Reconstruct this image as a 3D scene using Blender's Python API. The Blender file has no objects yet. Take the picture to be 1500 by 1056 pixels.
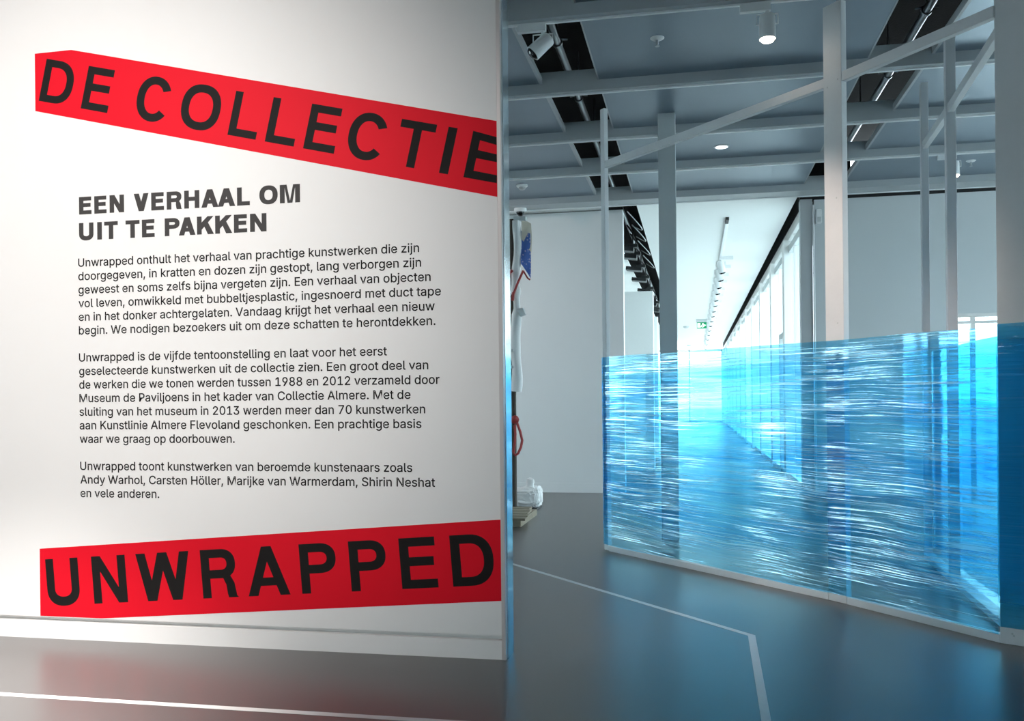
import bpy, bmesh, math, random
from mathutils import Vector, Matrix, noise
from mathutils.geometry import tessellate_polygon
random.seed(7)
S = bpy.context.scene
C = S.collection

# ------------------------------------------------------------------ camera
FPX, EYE = 1335.0, 1.40                      # focal length in pixels of the 1500 px frame, eye height
YAW, ROLL = math.atan(268 / FPX), 0.010
F0 = Vector((-math.sin(YAW), math.cos(YAW), 0)); R0 = Vector((math.cos(YAW), math.sin(YAW), 0)); Z0 = Vector((0, 0, 1))
camR = R0 * math.cos(ROLL) - Z0 * math.sin(ROLL)
camU = Z0 * math.cos(ROLL) + R0 * math.sin(ROLL)
cd = bpy.data.cameras.new('camera'); cam = bpy.data.objects.new('camera', cd); C.objects.link(cam)
cam.matrix_world = Matrix(((camR.x, camU.x, -F0.x, 0), (camR.y, camU.y, -F0.y, 0), (camR.z, camU.z, -F0.z, EYE), (0, 0, 0, 1)))
cd.sensor_fit = 'HORIZONTAL'; cd.sensor_width = 36; cd.lens = 36 * FPX / 1500
cd.shift_y = (585.7 - 528) / 1500
cd.clip_start = 0.05; cd.clip_end = 300
S.camera = cam

# ------------------------------------------------------------------ world, exposure
S.view_settings.view_transform = 'Standard'; S.view_settings.look = 'None'
S.view_settings.gamma = 1; S.view_settings.use_curve_mapping = False
S.view_settings.exposure = 0.0
w = bpy.data.worlds.new('overcast_sky'); S.world = w; w.use_nodes = True
bg = w.node_tree.nodes['Background']; bg.inputs[0].default_value = (0.80, 0.93, 1.0, 1); bg.inputs[1].default_value = 10.5
S.cycles.max_bounces = 10; S.cycles.transparent_max_bounces = 24; S.cycles.sample_clamp_indirect = 6

def light(name, kind, loc, aim, power, color, **kw):
    d = bpy.data.lights.new(name, kind); d.energy = power; d.color = color
    for k, v in kw.items(): setattr(d, k, v)
    o = bpy.data.objects.new(name, d); C.objects.link(o); o.location = loc
    o.rotation_euler = (Vector(aim) - Vector(loc)).to_track_quat('-Z', 'Y').to_euler()
    return o
WARM = (1.0, 0.80, 0.67)
# spots washing the text wall and timber screen, with unseen fill spots added
light('wash_and_fill_spot', 'SPOT', (-3.6, 0.6, 4.0), (-3.6, 4.8, 2.2), 900, (1.0, 0.95, 0.91), spot_size=math.radians(75), spot_blend=1.0, shadow_soft_size=0.06)
light('wash_and_fill_spot', 'SPOT', (-3.9, 2.2, 4.0), (-3.9, 2.75, 0), 3600, (1.0, 0.95, 0.91), spot_size=math.radians(66), spot_blend=1.0, shadow_soft_size=0.05)  # unseen lamp added to brighten the floor before the text wall
light('wash_and_fill_spot', 'SPOT', (-2.0, 1.2, 4.0), (-2.0, 4.8, 1.9), 60, (1.0, 0.93, 0.88), spot_size=math.radians(70), spot_blend=1.0, shadow_soft_size=0.06)  # unseen lamp added to warm the right part of the text wall
light('screen_spot', 'SPOT', (0.51, 6.45, 3.80), (0.60, 6.2, 0), 110, WARM, spot_size=math.radians(62), spot_blend=1.0, shadow_soft_size=0.04)
light('screen_spot', 'SPOT', (-0.5, 3.3, 4.0), (0.95, 6.5, 1.7), 420, WARM, spot_size=math.radians(40), spot_blend=1.0, shadow_soft_size=0.04)
light('hall_and_fill_spot', 'SPOT', (-4.7, 10.6, 4.0), (-2.3, 13.5, 1.5), 200, (1.0, 0.96, 0.93), spot_size=math.radians(100), spot_blend=1.0, shadow_soft_size=0.06)  # unseen lamp added to brighten the left rear wall
light('hall_and_fill_spot', 'SPOT', (2.9, 11.3, 3.80), (3.0, 11.0, 0), 60, WARM, spot_size=math.radians(90), spot_blend=0.6, shadow_soft_size=0.04)

# ------------------------------------------------------------------ helpers
def tag(o, label=None, cat=None, group=None, kind=None):
    if label: o['label'] = label
    if cat: o['category'] = cat
    if group: o['group'] = group
    if kind: o['kind'] = kind
    return o
def thing(name, label, cat, loc=(0, 0, 0), group=None):
    o = bpy.data.objects.new(name, None); C.objects.link(o); o.location = loc; o.empty_display_size = 0.1
    return tag(o, label, cat, group)
def origin_of(o):
    v = Vector((0, 0, 0))
    while o: v += o.location; o = o.parent
    return v
def link_mesh(name, me, mat, parent=None, local=False):
    if mat and not me.materials: me.materials.append(mat)
    o = bpy.data.objects.new(name, me); C.objects.link(o)
    if parent:
        o.parent = parent
        if not local: me.transform(Matrix.Translation(-origin_of(parent)))
    return o
def obj(name, bm, mat, parent=None, local=False, smooth=False):
    bmesh.ops.recalc_face_normals(bm, faces=bm.faces)
    me = bpy.data.meshes.new(name); bm.to_mesh(me); bm.free()
    if smooth:
        for p in me.polygons: p.use_smooth = True
        try: me.set_sharp_from_angle(angle=math.radians(40))
        except Exception: pass
    return link_mesh(name, me, mat, parent, local)
def struct(name, bm, mat, parent=None):
    o = obj(name, bm, mat, parent)
    if not parent: o['kind'] = 'structure'
    return o
def BM(): return bmesh.new()
def box(bm, lo, hi, bev=0.0):
    return obox(bm, [(a + b) / 2 for a, b in zip(lo, hi)], (1, 0, 0), (0, 1, 0), (0, 0, 1), [(b - a) for a, b in zip(lo, hi)], bev)
def obox(bm, c, ax, ay, az, size, bev=0.0):
    c = Vector(c); ax, ay, az = Vector(ax).normalized(), Vector(ay).normalized(), Vector(az).normalized()
    m = Matrix(((ax.x, ay.x, az.x, c.x), (ax.y, ay.y, az.y, c.y), (ax.z, ay.z, az.z, c.z), (0, 0, 0, 1))) @ Matrix.Diagonal((size[0], size[1], size[2], 1))
    r = bmesh.ops.create_cube(bm, size=1, matrix=m)
    if bev > 0:
        es = list({e for v in r['verts'] for e in v.link_edges})
        bmesh.ops.bevel(bm, geom=es, offset=bev, segments=2, affect='EDGES', profile=0.5)
def bar(bm, a, b, wd, ht, up=(0, 0, 1), bev=0.0):
    a, b = Vector(a), Vector(b); d = (b - a); L = d.length; d.normalize()
    s = d.cross(Vector(up)).normalized(); u = s.cross(d).normalized()
    obox(bm, (a + b) / 2, d, s, u, (L, wd, ht), bev)
def tube(bm, pts, r, n=10, closed=False):
    pts = [Vector(p) for p in pts]; rings = []; N = len(pts); prev = None
    rr = r if isinstance(r, (list, tuple)) else [r] * N
    for i, p in enumerate(pts):
        t = (pts[(i + 1) % N] - pts[i - 1]) if closed else (pts[min(i + 1, N - 1)] - pts[max(i - 1, 0)])
        t.normalize()
        if prev is None: s = t.cross(Vector((0.3, 0.2, 1)) if abs(t.z) < .9 else Vector((1, 0.1, 0))).normalized()
        else: s = (prev - t * prev.dot(t)).normalized()
        prev = s; q = t.cross(s)
        rings.append([bm.verts.new(p + (s * math.cos(2 * math.pi * k / n) + q * math.sin(2 * math.pi * k / n)) * rr[i]) for k in range(n)])
    for i in range(N if closed else N - 1):
        A, B = rings[i], rings[(i + 1) % N]
        for k in range(n): bm.faces.new((A[k], A[(k + 1) % n], B[(k + 1) % n], B[k]))
    if not closed: bm.faces.new(rings[0][::-1]); bm.faces.new(rings[-1])
def lathe(bm, prof, c, axis=(0, 0, 1), n=20):
    """prof: (radius, distance along the axis) pairs."""
    c = Vector(c); a = Vector(axis).normalized(); s = a.cross(Vector((0, 1, 0)) if abs(a.y) < .9 else Vector((1, 0, 0))).normalized(); q = a.cross(s)
    rings = [[bm.verts.new(c + a * h + (s * math.cos(2 * math.pi * k / n) + q * math.sin(2 * math.pi * k / n)) * max(r, 1e-4)) for k in range(n)] for r, h in prof]
    for A, B in zip(rings, rings[1:]):
        for k in range(n): bm.faces.new((A[k], A[(k + 1) % n], B[(k + 1) % n], B[k]))
    bm.faces.new(rings[0][::-1]); bm.faces.new(rings[-1])
def prism(bm, poly, z0, z1):
    """upright prism over a plan polygon."""
    A = [bm.verts.new((x, y, z0)) for x, y in poly]; B = [bm.verts.new((x, y, z1)) for x, y in poly]
    bm.faces.new(A[::-1]); bm.faces.new(B); n = len(poly)
    for k in range(n): bm.faces.new((A[k], A[(k + 1) % n], B[(k + 1) % n], B[k]))
def ray(px, py):
    u, v = px - 750, 585.7 - py
    a = u * math.cos(ROLL) + v * math.sin(ROLL); b = -u * math.sin(ROLL) + v * math.cos(ROLL)
    return F0 * FPX + R0 * a + Z0 * b
def at(px, py, X=None, Y=None, Z=None):
    """where the line of sight measured on the photograph meets a plane of the room."""
    d = ray(px, py)
    t = X / d.x if X is not None else (Y / d.y if Y is not None else (Z - EYE) / d.z)
    return Vector((d.x * t, d.y * t, EYE + d.z * t))
def copy_tree(o, parent=None):
    c = o.copy(); C.objects.link(c)
    if parent: c.parent = parent
    for ch in list(o.children): copy_tree(ch, c)
    return c

# ------------------------------------------------------------------ materials
def mat(name, color, rough=0.6, metal=0.0, bump=0.0, bscale=60, var=0.0, vscale=8, spec=0.5, emit=None, estr=0, ior=1.5):
    m = bpy.data.materials.new(name); m.use_nodes = True; nt = m.node_tree; N, L = nt.nodes, nt.links
    b = N['Principled BSDF']; b.inputs['Base Color'].default_value = (*color, 1); b.inputs['Roughness'].default_value = rough
    b.inputs['Metallic'].default_value = metal; b.inputs['Specular IOR Level'].default_value = spec; b.inputs['IOR'].default_value = ior
    if emit: b.inputs['Emission Color'].default_value = (*emit, 1); b.inputs['Emission Strength'].default_value = estr
    tc = N.new('ShaderNodeTexCoord')
    if var:
        n = N.new('ShaderNodeTexNoise'); n.inputs['Scale'].default_value = vscale; n.inputs['Detail'].default_value = 5
        mx = N.new('ShaderNodeMix'); mx.data_type = 'RGBA'
        mx.inputs[6].default_value = (*[c * (1 - var) for c in color], 1); mx.inputs[7].default_value = (*[min(1, c * (1 + var)) for c in color], 1)
        L.new(tc.outputs['Object'], n.inputs['Vector']); L.new(n.outputs['Fac'], mx.inputs[0]); L.new(mx.outputs[2], b.inputs['Base Color'])
    if bump:
        n = N.new('ShaderNodeTexNoise'); n.inputs['Scale'].default_value = bscale; n.inputs['Detail'].default_value = 4
        bp = N.new('ShaderNodeBump'); bp.inputs['Strength'].default_value = bump; bp.inputs['Distance'].default_value = 0.01
        L.new(tc.outputs['Object'], n.inputs['Vector']); L.new(n.outputs['Fac'], bp.inputs['Height']); L.new(bp.outputs['Normal'], b.inputs['Normal'])
    return m
M = {}
M['wall_white'] = mat('white_emulsion', (0.82, 0.81, 0.80), 0.75, bump=0.03, bscale=300, var=0.015, vscale=3)
M['wall_hall_lit'] = mat('hall_wall_paint_lit', (0.78, 0.80, 0.81), 0.7, bump=0.03, bscale=200, var=0.02, vscale=2)  # copy of the hall paint, made paler to stand in for light
M['wall_hall'] = mat('hall_wall_paint', (0.62, 0.66, 0.68), 0.7, bump=0.03, bscale=200, var=0.02, vscale=2)
M['white_paint'] = mat('white_satin_paint', (0.80, 0.80, 0.79), 0.45, var=0.03, vscale=5)
M['timber_white'] = mat('white_painted_timber', (0.74, 0.76, 0.78), 0.5, bump=0.08, bscale=40, var=0.04, vscale=9)
M['column_grey'] = mat('grey_column_paint', (0.56, 0.60, 0.61), 0.6, var=0.03)
M['beam'] = mat('beam_lacquer', (0.44, 0.47, 0.49), 0.45, var=0.03)
M['track_white'] = mat('white_track_aluminium', (0.85, 0.87, 0.88), 0.35)
M['panel'] = mat('brushed_ceiling_metal', (0.225, 0.28, 0.335), 0.36, metal=0.55, bump=0.05, bscale=120, var=0.06, vscale=2.5)
M['corridor_white'] = mat('corridor_ceiling_white', (0.93, 0.94, 0.93), 0.6)
M['void'] = mat('black_insulation', (0.006, 0.006, 0.007), 0.95, bump=0.6, bscale=60)
M['pipe'] = mat('galvanised_pipe', (0.30, 0.33, 0.35), 0.3, metal=0.8, var=0.1)
M['black'] = mat('black_lacquer', (0.012, 0.013, 0.015), 0.5)
M['floor'] = mat('grey_poured_floor', (0.105, 0.100, 0.098), 0.31, bump=0.015, bscale=500, var=0.03, vscale=1.2, ior=1.7)
M['tape_white'] = mat('white_floor_tape', (0.78, 0.78, 0.76), 0.4, var=0.03, vscale=20)
M['red'] = mat('red_vinyl', (0.74, 0.006, 0.020), 0.6, spec=0.12, var=0.03, vscale=4, bump=0.02, bscale=400)
M['black_print'] = mat('black_print', (0.009, 0.008, 0.008), 0.7, spec=0.2, bump=0.15, bscale=700)
M['grey_print'] = mat('dark_grey_print', (0.055, 0.052, 0.052), 0.7, spec=0.2)
M['text_print'] = mat('black_text_print', (0.010, 0.009, 0.009), 0.7, spec=0.2)
M['end_metal'] = mat('polished_end_panel', (0.66, 0.72, 0.76), 0.12, metal=0.75, bump=0.01, bscale=20)
M['edge_alu'] = mat('pale_edge_profile', (0.62, 0.58, 0.57), 0.4, metal=0.2)
M['lens'] = mat('lit_lamp_lens', (1, 0.95, 0.9), 0.3, emit=(1.0, 0.82, 0.66), estr=30)
M['downlight'] = mat('lit_downlight', (1, 1, 1), 0.3, emit=(0.95, 0.98, 1.0), estr=2.0)
M['sign_green'] = mat('exit_sign_green', (0.004, 0.16, 0.07), 0.6, spec=0.1, emit=(0.03, 0.40, 0.18), estr=0.5)
M['sign_white'] = mat('exit_sign_white', (0.9, 0.95, 0.9), 0.4, emit=(0.9, 1.0, 0.95), estr=0.9)
M['dome'] = mat('smoked_dome', (0.01, 0.012, 0.015), 0.08)
M['wood'] = mat('weathered_pallet_wood', (0.27, 0.23, 0.17), 0.75, bump=0.3, bscale=30, var=0.2, vscale=12)
M['pole_wood'] = mat('dark_pole_wood', (0.06, 0.045, 0.035), 0.7, bump=0.2, bscale=40)
M['cloth_white'] = mat('white_cloth', (0.83, 0.83, 0.83), 0.85, bump=0.4, bscale=18)
M['cord_red'] = mat('red_cord', (0.42, 0.05, 0.05), 0.6, bump=0.5, bscale=120)
M['outside'] = mat('pale_paving', (0.55, 0.56, 0.55), 0.8, var=0.1)
M['alu'] = mat('satin_aluminium', (0.55, 0.57, 0.58), 0.35, metal=0.7)

def textile():
    m = mat('blue_patterned_textile', (0.12, 0.22, 0.55), 0.85); nt = m.node_tree; N, L = nt.nodes, nt.links
    tc = N.new('ShaderNodeTexCoord'); v = N.new('ShaderNodeTexVoronoi'); v.inputs['Scale'].default_value = 26
    r = N.new('ShaderNodeValToRGB'); e = r.color_ramp.elements
    e[0].position = 0.0; e[0].color = (0.75, 0.45, 0.40, 1); e[1].position = 0.34; e[1].color = (0.10, 0.19, 0.52, 1)
    k = e.new(0.24); k.color = (0.45, 0.5, 0.7, 1)
    L.new(tc.outputs['Object'], v.inputs['Vector']); L.new(v.outputs['Distance'], r.inputs['Fac']); L.new(r.outputs['Color'], N['Principled BSDF'].inputs['Base Color'])
    return m
M['textile'] = textile(); M['cream'] = mat('cream_cloth', (0.72, 0.68, 0.60), 0.85)

def glass():
    m = bpy.data.materials.new('window_glass'); m.use_nodes = True; nt = m.node_tree; N, L = nt.nodes, nt.links
    N.remove(N['Principled BSDF']); out = N['Material Output']
    t = N.new('ShaderNodeBsdfTransparent'); t.inputs[0].default_value = (0.93, 0.98, 0.98, 1)
    g = N.new('ShaderNodeBsdfGlossy'); g.inputs['Roughness'].default_value = 0.02
    mx = N.new('ShaderNodeMixShader'); mx.inputs[0].default_value = 0.06
    L.new(t.outputs[0], mx.inputs[1]); L.new(g.outputs[0], mx.inputs[2]); L.new(mx.outputs[0], out.inputs[0])
    return m
M['glass'] = glass()

def film(name, seed, tint_lo, tint_hi, body=0.16, white=0.5, shine=0.6, front=0.35):
    """several stretched layers of clear blue wrap: tinted and see-through, creased along its length."""
    m = bpy.data.materials.new(name); m.use_nodes = True; nt = m.node_tree; N, L = nt.nodes, nt.links
    N.remove(N['Principled BSDF']); out = N['Material Output']
    uv = N.new('ShaderNodeUVMap'); uv.uv_map = 'UVMap'
    def mapping(sx, sy, off=0.0, rot=0.0):
        mp = N.new('ShaderNodeMapping'); mp.inputs['Scale'].default_value = (sx, sy, 1); mp.inputs['Location'].default_value = (off + seed, off * 1.7, seed)
        mp.inputs['Rotation'].default_value = (0, 0, rot)
        return mp
    def nz(vec, detail=3, rough=0.55, dist=0.0):
        n = N.new('ShaderNodeTexNoise'); n.inputs['Scale'].default_value = 1.0; n.inputs['Detail'].default_value = detail
        n.inputs['Roughness'].default_value = rough; n.inputs['Distortion'].default_value = dist; L.new(vec, n.inputs['Vector']); return n.outputs['Fac']
    def ramp(f, stops):
        r = N.new('ShaderNodeValToRGB'); e = r.color_ramp.elements
        e[0].position, e[0].color = stops[0][0], (*stops[0][1], 1); e[1].position, e[1].color = stops[-1][0], (*stops[-1][1], 1)
        for p, c in stops[1:-1]:
            k = e.new(p); k.color = (*c, 1)
        L.new(f, r.inputs['Fac']); return r.outputs['Color']
    def math_(op, a, b=None):
        n = N.new('ShaderNodeMath'); n.operation = op
        for i, v in enumerate((a, b)):
            if v is None: continue
            if isinstance(v, (int, float)): n.inputs[i].default_value = v
            else: L.new(v, n.inputs[i])
        return n.outputs[0]
    # creases wander a little: bend the coordinates first
    w0 = mapping(0.7, 1.6, 3.0); L.new(uv.outputs[0], w0.inputs[0]); wob = nz(w0.outputs[0], 2)
    sep = N.new('ShaderNodeSeparateXYZ'); L.new(uv.outputs[0], sep.inputs[0])
    y2 = math_('ADD', sep.outputs[1], math_('MULTIPLY', math_('SUBTRACT', wob, 0.5), 0.09))
    cmb = N.new('ShaderNodeCombineXYZ'); L.new(sep.outputs[0], cmb.inputs[0]); L.new(y2, cmb.inputs[1])
    def layer(sx, sy, off, rot=0.0, detail=3, rough=0.55):
        mp = mapping(sx, sy, off, rot); L.new(cmb.outputs[0], mp.inputs[0]); return nz(mp.outputs[0], detail, rough)
    fine = layer(1.5, 95, 11.0, 0.0, 4, 0.6)
    mid = layer(0.8, 34, 5.0, 0.0, 3)
    broad = layer(0.7, 5.0, 8.0, 0.0, 2)
    # tint: thick where layers overlap
    dens = math_('ADD', math_('MULTIPLY', broad, 0.45), math_('ADD', math_('MULTIPLY', mid, 0.35), math_('MULTIPLY', fine, 0.20)))
    tint0 = ramp(dens, [(0.38, tint_lo), (0.62, tint_hi)])
    # fewer turns of wrap along the two edges
    def edge(a, b):
        mr = N.new('ShaderNodeMapRange'); mr.interpolation_type = 'SMOOTHSTEP'; mr.inputs[1].default_value = a; mr.inputs[2].default_value = b
        L.new(y2, mr.inputs[0]); return mr.outputs[0]
    turns = math_('MULTIPLY', edge(0.10, 0.42), edge(1.80, 1.60))
    mxt = N.new('ShaderNodeMix'); mxt.data_type = 'RGBA'; mxt.inputs[6].default_value = (0.42, 0.80, 0.92, 1); L.new(tint0, mxt.inputs[7]); L.new(math_('ADD', math_('MULTIPLY', turns, 0.7), 0.3), mxt.inputs[0])
    tint = mxt.outputs[2]
    # bump
    hgt = math_('ADD', math_('MULTIPLY', fine, 0.5), math_('MULTIPLY', mid, 1.0))
    bp = N.new('ShaderNodeBump'); bp.inputs['Strength'].default_value = 1.0; bp.inputs['Distance'].default_value = 0.0055; L.new(hgt, bp.inputs['Height'])
    tr = N.new('ShaderNodeBsdfTransparent'); L.new(tint, tr.inputs[0])
    # light bent through the creases
    rf = N.new('ShaderNodeBsdfRefraction'); rf.inputs['Roughness'].default_value = 0.10; rf.inputs['IOR'].default_value = 1.12; L.new(tint, rf.inputs[0]); L.new(bp.outputs[0], rf.inputs['Normal'])
    tl = N.new('ShaderNodeBsdfTranslucent'); tl.inputs[0].default_value = (0.10, 0.55, 0.92, 1); L.new(bp.outputs[0], tl.inputs['Normal'])
    df = N.new('ShaderNodeBsdfDiffuse'); df.inputs[0].default_value = (0.02, 0.38, 0.88, 1); L.new(bp.outputs[0], df.inputs['Normal'])
    gl = N.new('ShaderNodeBsdfGlossy'); gl.inputs['Roughness'].default_value = 0.07; gl.inputs[0].default_value = (0.62, 0.88, 1, 1); L.new(bp.outputs[0], gl.inputs['Normal'])
    def mix(f, a, b):
        x = N.new('ShaderNodeMixShader')
        if isinstance(f, float): x.inputs[0].default_value = f
        else: L.new(f, x.inputs[0])
        L.new(a, x.inputs[1]); L.new(b, x.inputs[2]); return x.outputs[0]
    crease = ramp(fine, [(0.50, (0.10,) * 3), (0.68, (0.75,) * 3)])
    see = mix(crease, tr.outputs[0], rf.outputs[0])
    body_s = mix(front, tl.outputs[0], df.outputs[0])
    s1 = mix(math_('MULTIPLY', math_('ADD', math_('MULTIPLY', turns, 0.8), 0.2), body), see, body_s)
    # whitened folds, their pale streaks also putting crease glints into the colour
    thin = layer(1.2, 85, 21.0, 0.0, 3, 0.5); clump = layer(0.9, 9.0, 27.0, 0.0, 2)
    fold = math_('ADD', math_('MULTIPLY', thin, 0.55), math_('MULTIPLY', clump, 0.45))
    fm = ramp(fold, [(0.555, (0, 0, 0)), (0.62, (white,) * 3)])
    wt = N.new('ShaderNodeBsdfTranslucent'); wt.inputs[0].default_value = (0.60, 0.92, 1.0, 1)
    wd = N.new('ShaderNodeBsdfDiffuse'); wd.inputs[0].default_value = (0.50, 0.78, 0.95, 1)
    s1 = mix(fm, s1, mix(0.4, wt.outputs[0], wd.outputs[0]))
    lw = N.new('ShaderNodeFresnel'); lw.inputs['IOR'].default_value = 1.45; L.new(bp.outputs[0], lw.inputs['Normal'])
    # tight bundles of layers mirror far more than the smooth single sheet between them
    strand = layer(1.3, 105, 41.0, 0.0, 3, 0.6); bundle = layer(1.1, 8.0, 47.0, 0.0, 2)
    sm = ramp(math_('ADD', math_('MULTIPLY', strand, 0.72), math_('MULTIPLY', bundle, 0.28)), [(0.525, (0.0,) * 3), (0.61, (shine,) * 3)])
    s2 = mix(math_('MINIMUM', math_('ADD', math_('MULTIPLY', lw.outputs[0], 0.45), sm), 0.85), s1, gl.outputs[0])
    L.new(s2, out.inputs[0])
    return m
M['film_front'] = film('blue_stretch_wrap', 0.0, (0.02, 0.36, 0.80), (0.20, 0.72, 0.96), 0.17, 0.6, 0.5)
M['film_side'] = film('blue_stretch_wrap_side', 31.0, (0.06, 0.46, 0.80), (0.30, 0.78, 0.95), 0.2, 0.2, 0.15)
M['film_outer'] = film('blue_stretch_wrap_thick', 57.0, (0.05, 0.58, 0.88), (0.16, 0.74, 0.95), 0.68, 0.05, 0.1, 0.85)

# ------------------------------------------------------------------ the room
YW, YB, ZC, ZB = 4.80, 13.575, 4.22, 4.12     # text wall, rear wall, ceiling panels, beam undersides
bm = BM(); box(bm, (-9, -5, -0.12), (8.0, YB + 0.2, 0)); box(bm, (-6.2, YB + 0.2, -0.12), (1.78, 54.1, 0)); struct('floor', bm, M['floor'])
bm = BM(); box(bm, (-60, -60, -0.35), (90, 130, -0.16)); o = struct('ground', bm, M['outside'])

SL = (-1.322, -0.808); SR = (1.444, 1.95)       # the two open service slots in the ceiling
bm = BM()
YS = [-4.8, 0.31, 1.86, 3.41, 4.97, 6.54, 8.13, 9.63, 11.10, 12.95]
for x0, x1 in ((-8.8, SL[0]), (SL[1], SR[0]), (SR[1], 7.9)):
    box(bm, (x0, -4.9, ZC), (x1, 13.0, ZC + 0.03))
for x, s in ((SL[0], -1), (SL[1], 1), (SR[0], -1), (SR[1], 1)):    # folded lips round the slots
    box(bm, (x - (0.03 if s < 0 else 0), -4.9, ZC + 0.02), (x + (0.03 if s > 0 else 0), 13.0, ZC + 0.075))
struct('ceiling', bm, M['panel'])
bm = BM()
for x, s in ((SL[0], -1), (SR[1], 1)): box(bm, (x - 0.012, -4.9, ZC - 0.006), (x + 0.012, 13.0, ZC + 0.055))
for x in (SL[1], SR[0]): box(bm, (x - 0.006, -4.9, ZC - 0.003), (x + 0.006, 13.0, ZC + 0.08))
struct('trim_6', bm, M['beam'])
bm = BM()
for x0, x1 in ((-6.0, SL[0]), (SL[1], SR[0])):
    box(bm, (x0, 13.02, ZC), (x1, 55, ZC + 0.03))
struct('ceiling_corridor', bm, M['corridor_white'])
bm = BM(); box(bm, (-9, -5, 5.0), (8.0, YB + 0.2, 5.1)); box(bm, (-6.2, YB + 0.2, 5.0), (2.2, 54.1, 5.1)); struct('ceiling_void', bm, M['void'])
for k, y in enumerate(YS[1:]):
    b0 = ZB; t = 0.09 if k < 8 else 0.36
    bm = BM(); box(bm, (-8.8, y - t, b0 + 0.012), (7.9, y - 0.022, ZC + 0.10), 0.004)
    o = struct('ceiling_beam', bm, M['beam'])
    bm = BM(); box(bm, (-8.8, y - 0.03, b0), (7.9, y, b0 + 0.028), 0.002)
    r = obj('track', bm, M['track_white'], o)

# rear wall left of the corridor and right of it, with black strips painting the shade of the open gap above
bm = BM(); box(bm, (-9, YB, 0), (-1.024, YB + 0.20, 4.205)); struct('wall_back_left', bm, M['wall_hall_lit'])
bm = BM(); box(bm, (-9, YB - 0.012, 0), (-1.024, YB, 0.145), 0.003); struct('baseboard_back_left', bm, M['wall_hall_lit'])
bm = BM(); box(bm, (-9, YB + 0.05, 4.205), (-1.024, YB + 0.15, ZC + 0.1)); struct('gap_shade_left', bm, M['black'])
bm = BM()
DX0, DX1, DZ = 3.46, 5.6, 2.53
box(bm, (1.69, YB, 0), (DX0, YB + 0.20, 4.205)); box(bm, (DX1, YB, 0), (8, YB + 0.20, 4.205)); box(bm, (DX0, YB, DZ), (DX1, YB + 0.20, 4.205))
struct('wall_back_right', bm, M['wall_hall'])
bm = BM(); box(bm, (1.5, YB + 0.05, 4.205), (8, YB + 0.15, ZC + 0.1)); struct('gap_shade_right', bm, M['black'])  # black strip in place of the gap's darkness
# corner post of the glazed wall
bm = BM(); box(bm, (1.50, YB, 0), (1.665, YB + 0.18, ZC), 0.004); struct('column_corner', bm, M['beam'])
bm = BM(); tube(bm, [(1.68, YB - 0.012, 0.0), (1.68, YB - 0.012, 4.13)], 0.014); struct('trim_3', bm, M['track_white'])
# side and rear walls of the hall (outside the frame), right and front ones given added windows for fill light
def glazed(name, axis, pos, a, b, z0, z1):
    """a framed pane in a wall: axis 'x' for a wall of constant x."""
    P_ = (lambda u, d, z: (pos + d, u, z)) if axis == 'x' else (lambda u, d, z: (u, pos + d, z))
    bm = BM()
    for u0, u1, w0, w1 in ((a, a + .06, z0, z1), (b - .06, b, z0, z1), (a, b, z0, z0 + .06), (a, b, z1 - .06, z1)): box(bm, P_(u0, -0.05, w0), P_(u1, 0.05, w1))
    f = struct(name, bm, M['white_paint']); bm = BM(); box(bm, P_(a, -0.005, z0), P_(b, 0.005, z1)); obj('window_pane', bm, M['glass'], f)
bm = BM(); box(bm, (-9.2, -5, 0), (-9, 6.55, 5)); box(bm, (-9.2, 7.4, 0), (-9, 8.4, 5)); box(bm, (-9.2, 10.4, 0), (-9, 14, 5)); box(bm, (-9.2, 6.55, 3.6), (-9, 10.4, 5)); box(bm, (-9.2, 8.4, 0), (-9, 10.4, 1.2)); struct('wall_left', bm, M['wall_hall'])
glazed('window_3', 'x', -9.1, 6.55, 7.4, 0, 3.6); glazed('window_4', 'x', -9.1, 8.4, 10.4, 1.2, 3.6)
glazed('fill_window_right', 'x', 8.1, 6.5, 11.5, 0, 4.0); glazed('fill_window_front', 'y', -5.1, 0.4, 3.0, 1.2, 3.6)  # both unseen windows added to bring fill daylight into the hall
bm = BM(); box(bm, (8, -5, 4.0), (8.2, 14, 5)); box(bm, (8, -5, 0), (8.2, 6.5, 4)); box(bm, (8, 11.5, 0), (8.2, 14, 4.0)); struct('wall_right', bm, M['wall_hall'])
bm = BM(); box(bm, (-9, -5.2, 0), (0.4, -5, 5)); box(bm, (3.0, -5.2, 0), (8, -5, 5)); box(bm, (0.4, -5.2, 0), (3.0, -5, 1.2)); box(bm, (0.4, -5.2, 3.6), (3.0, -5, 5)); struct('wall_front', bm, M['wall_hall'])

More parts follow.
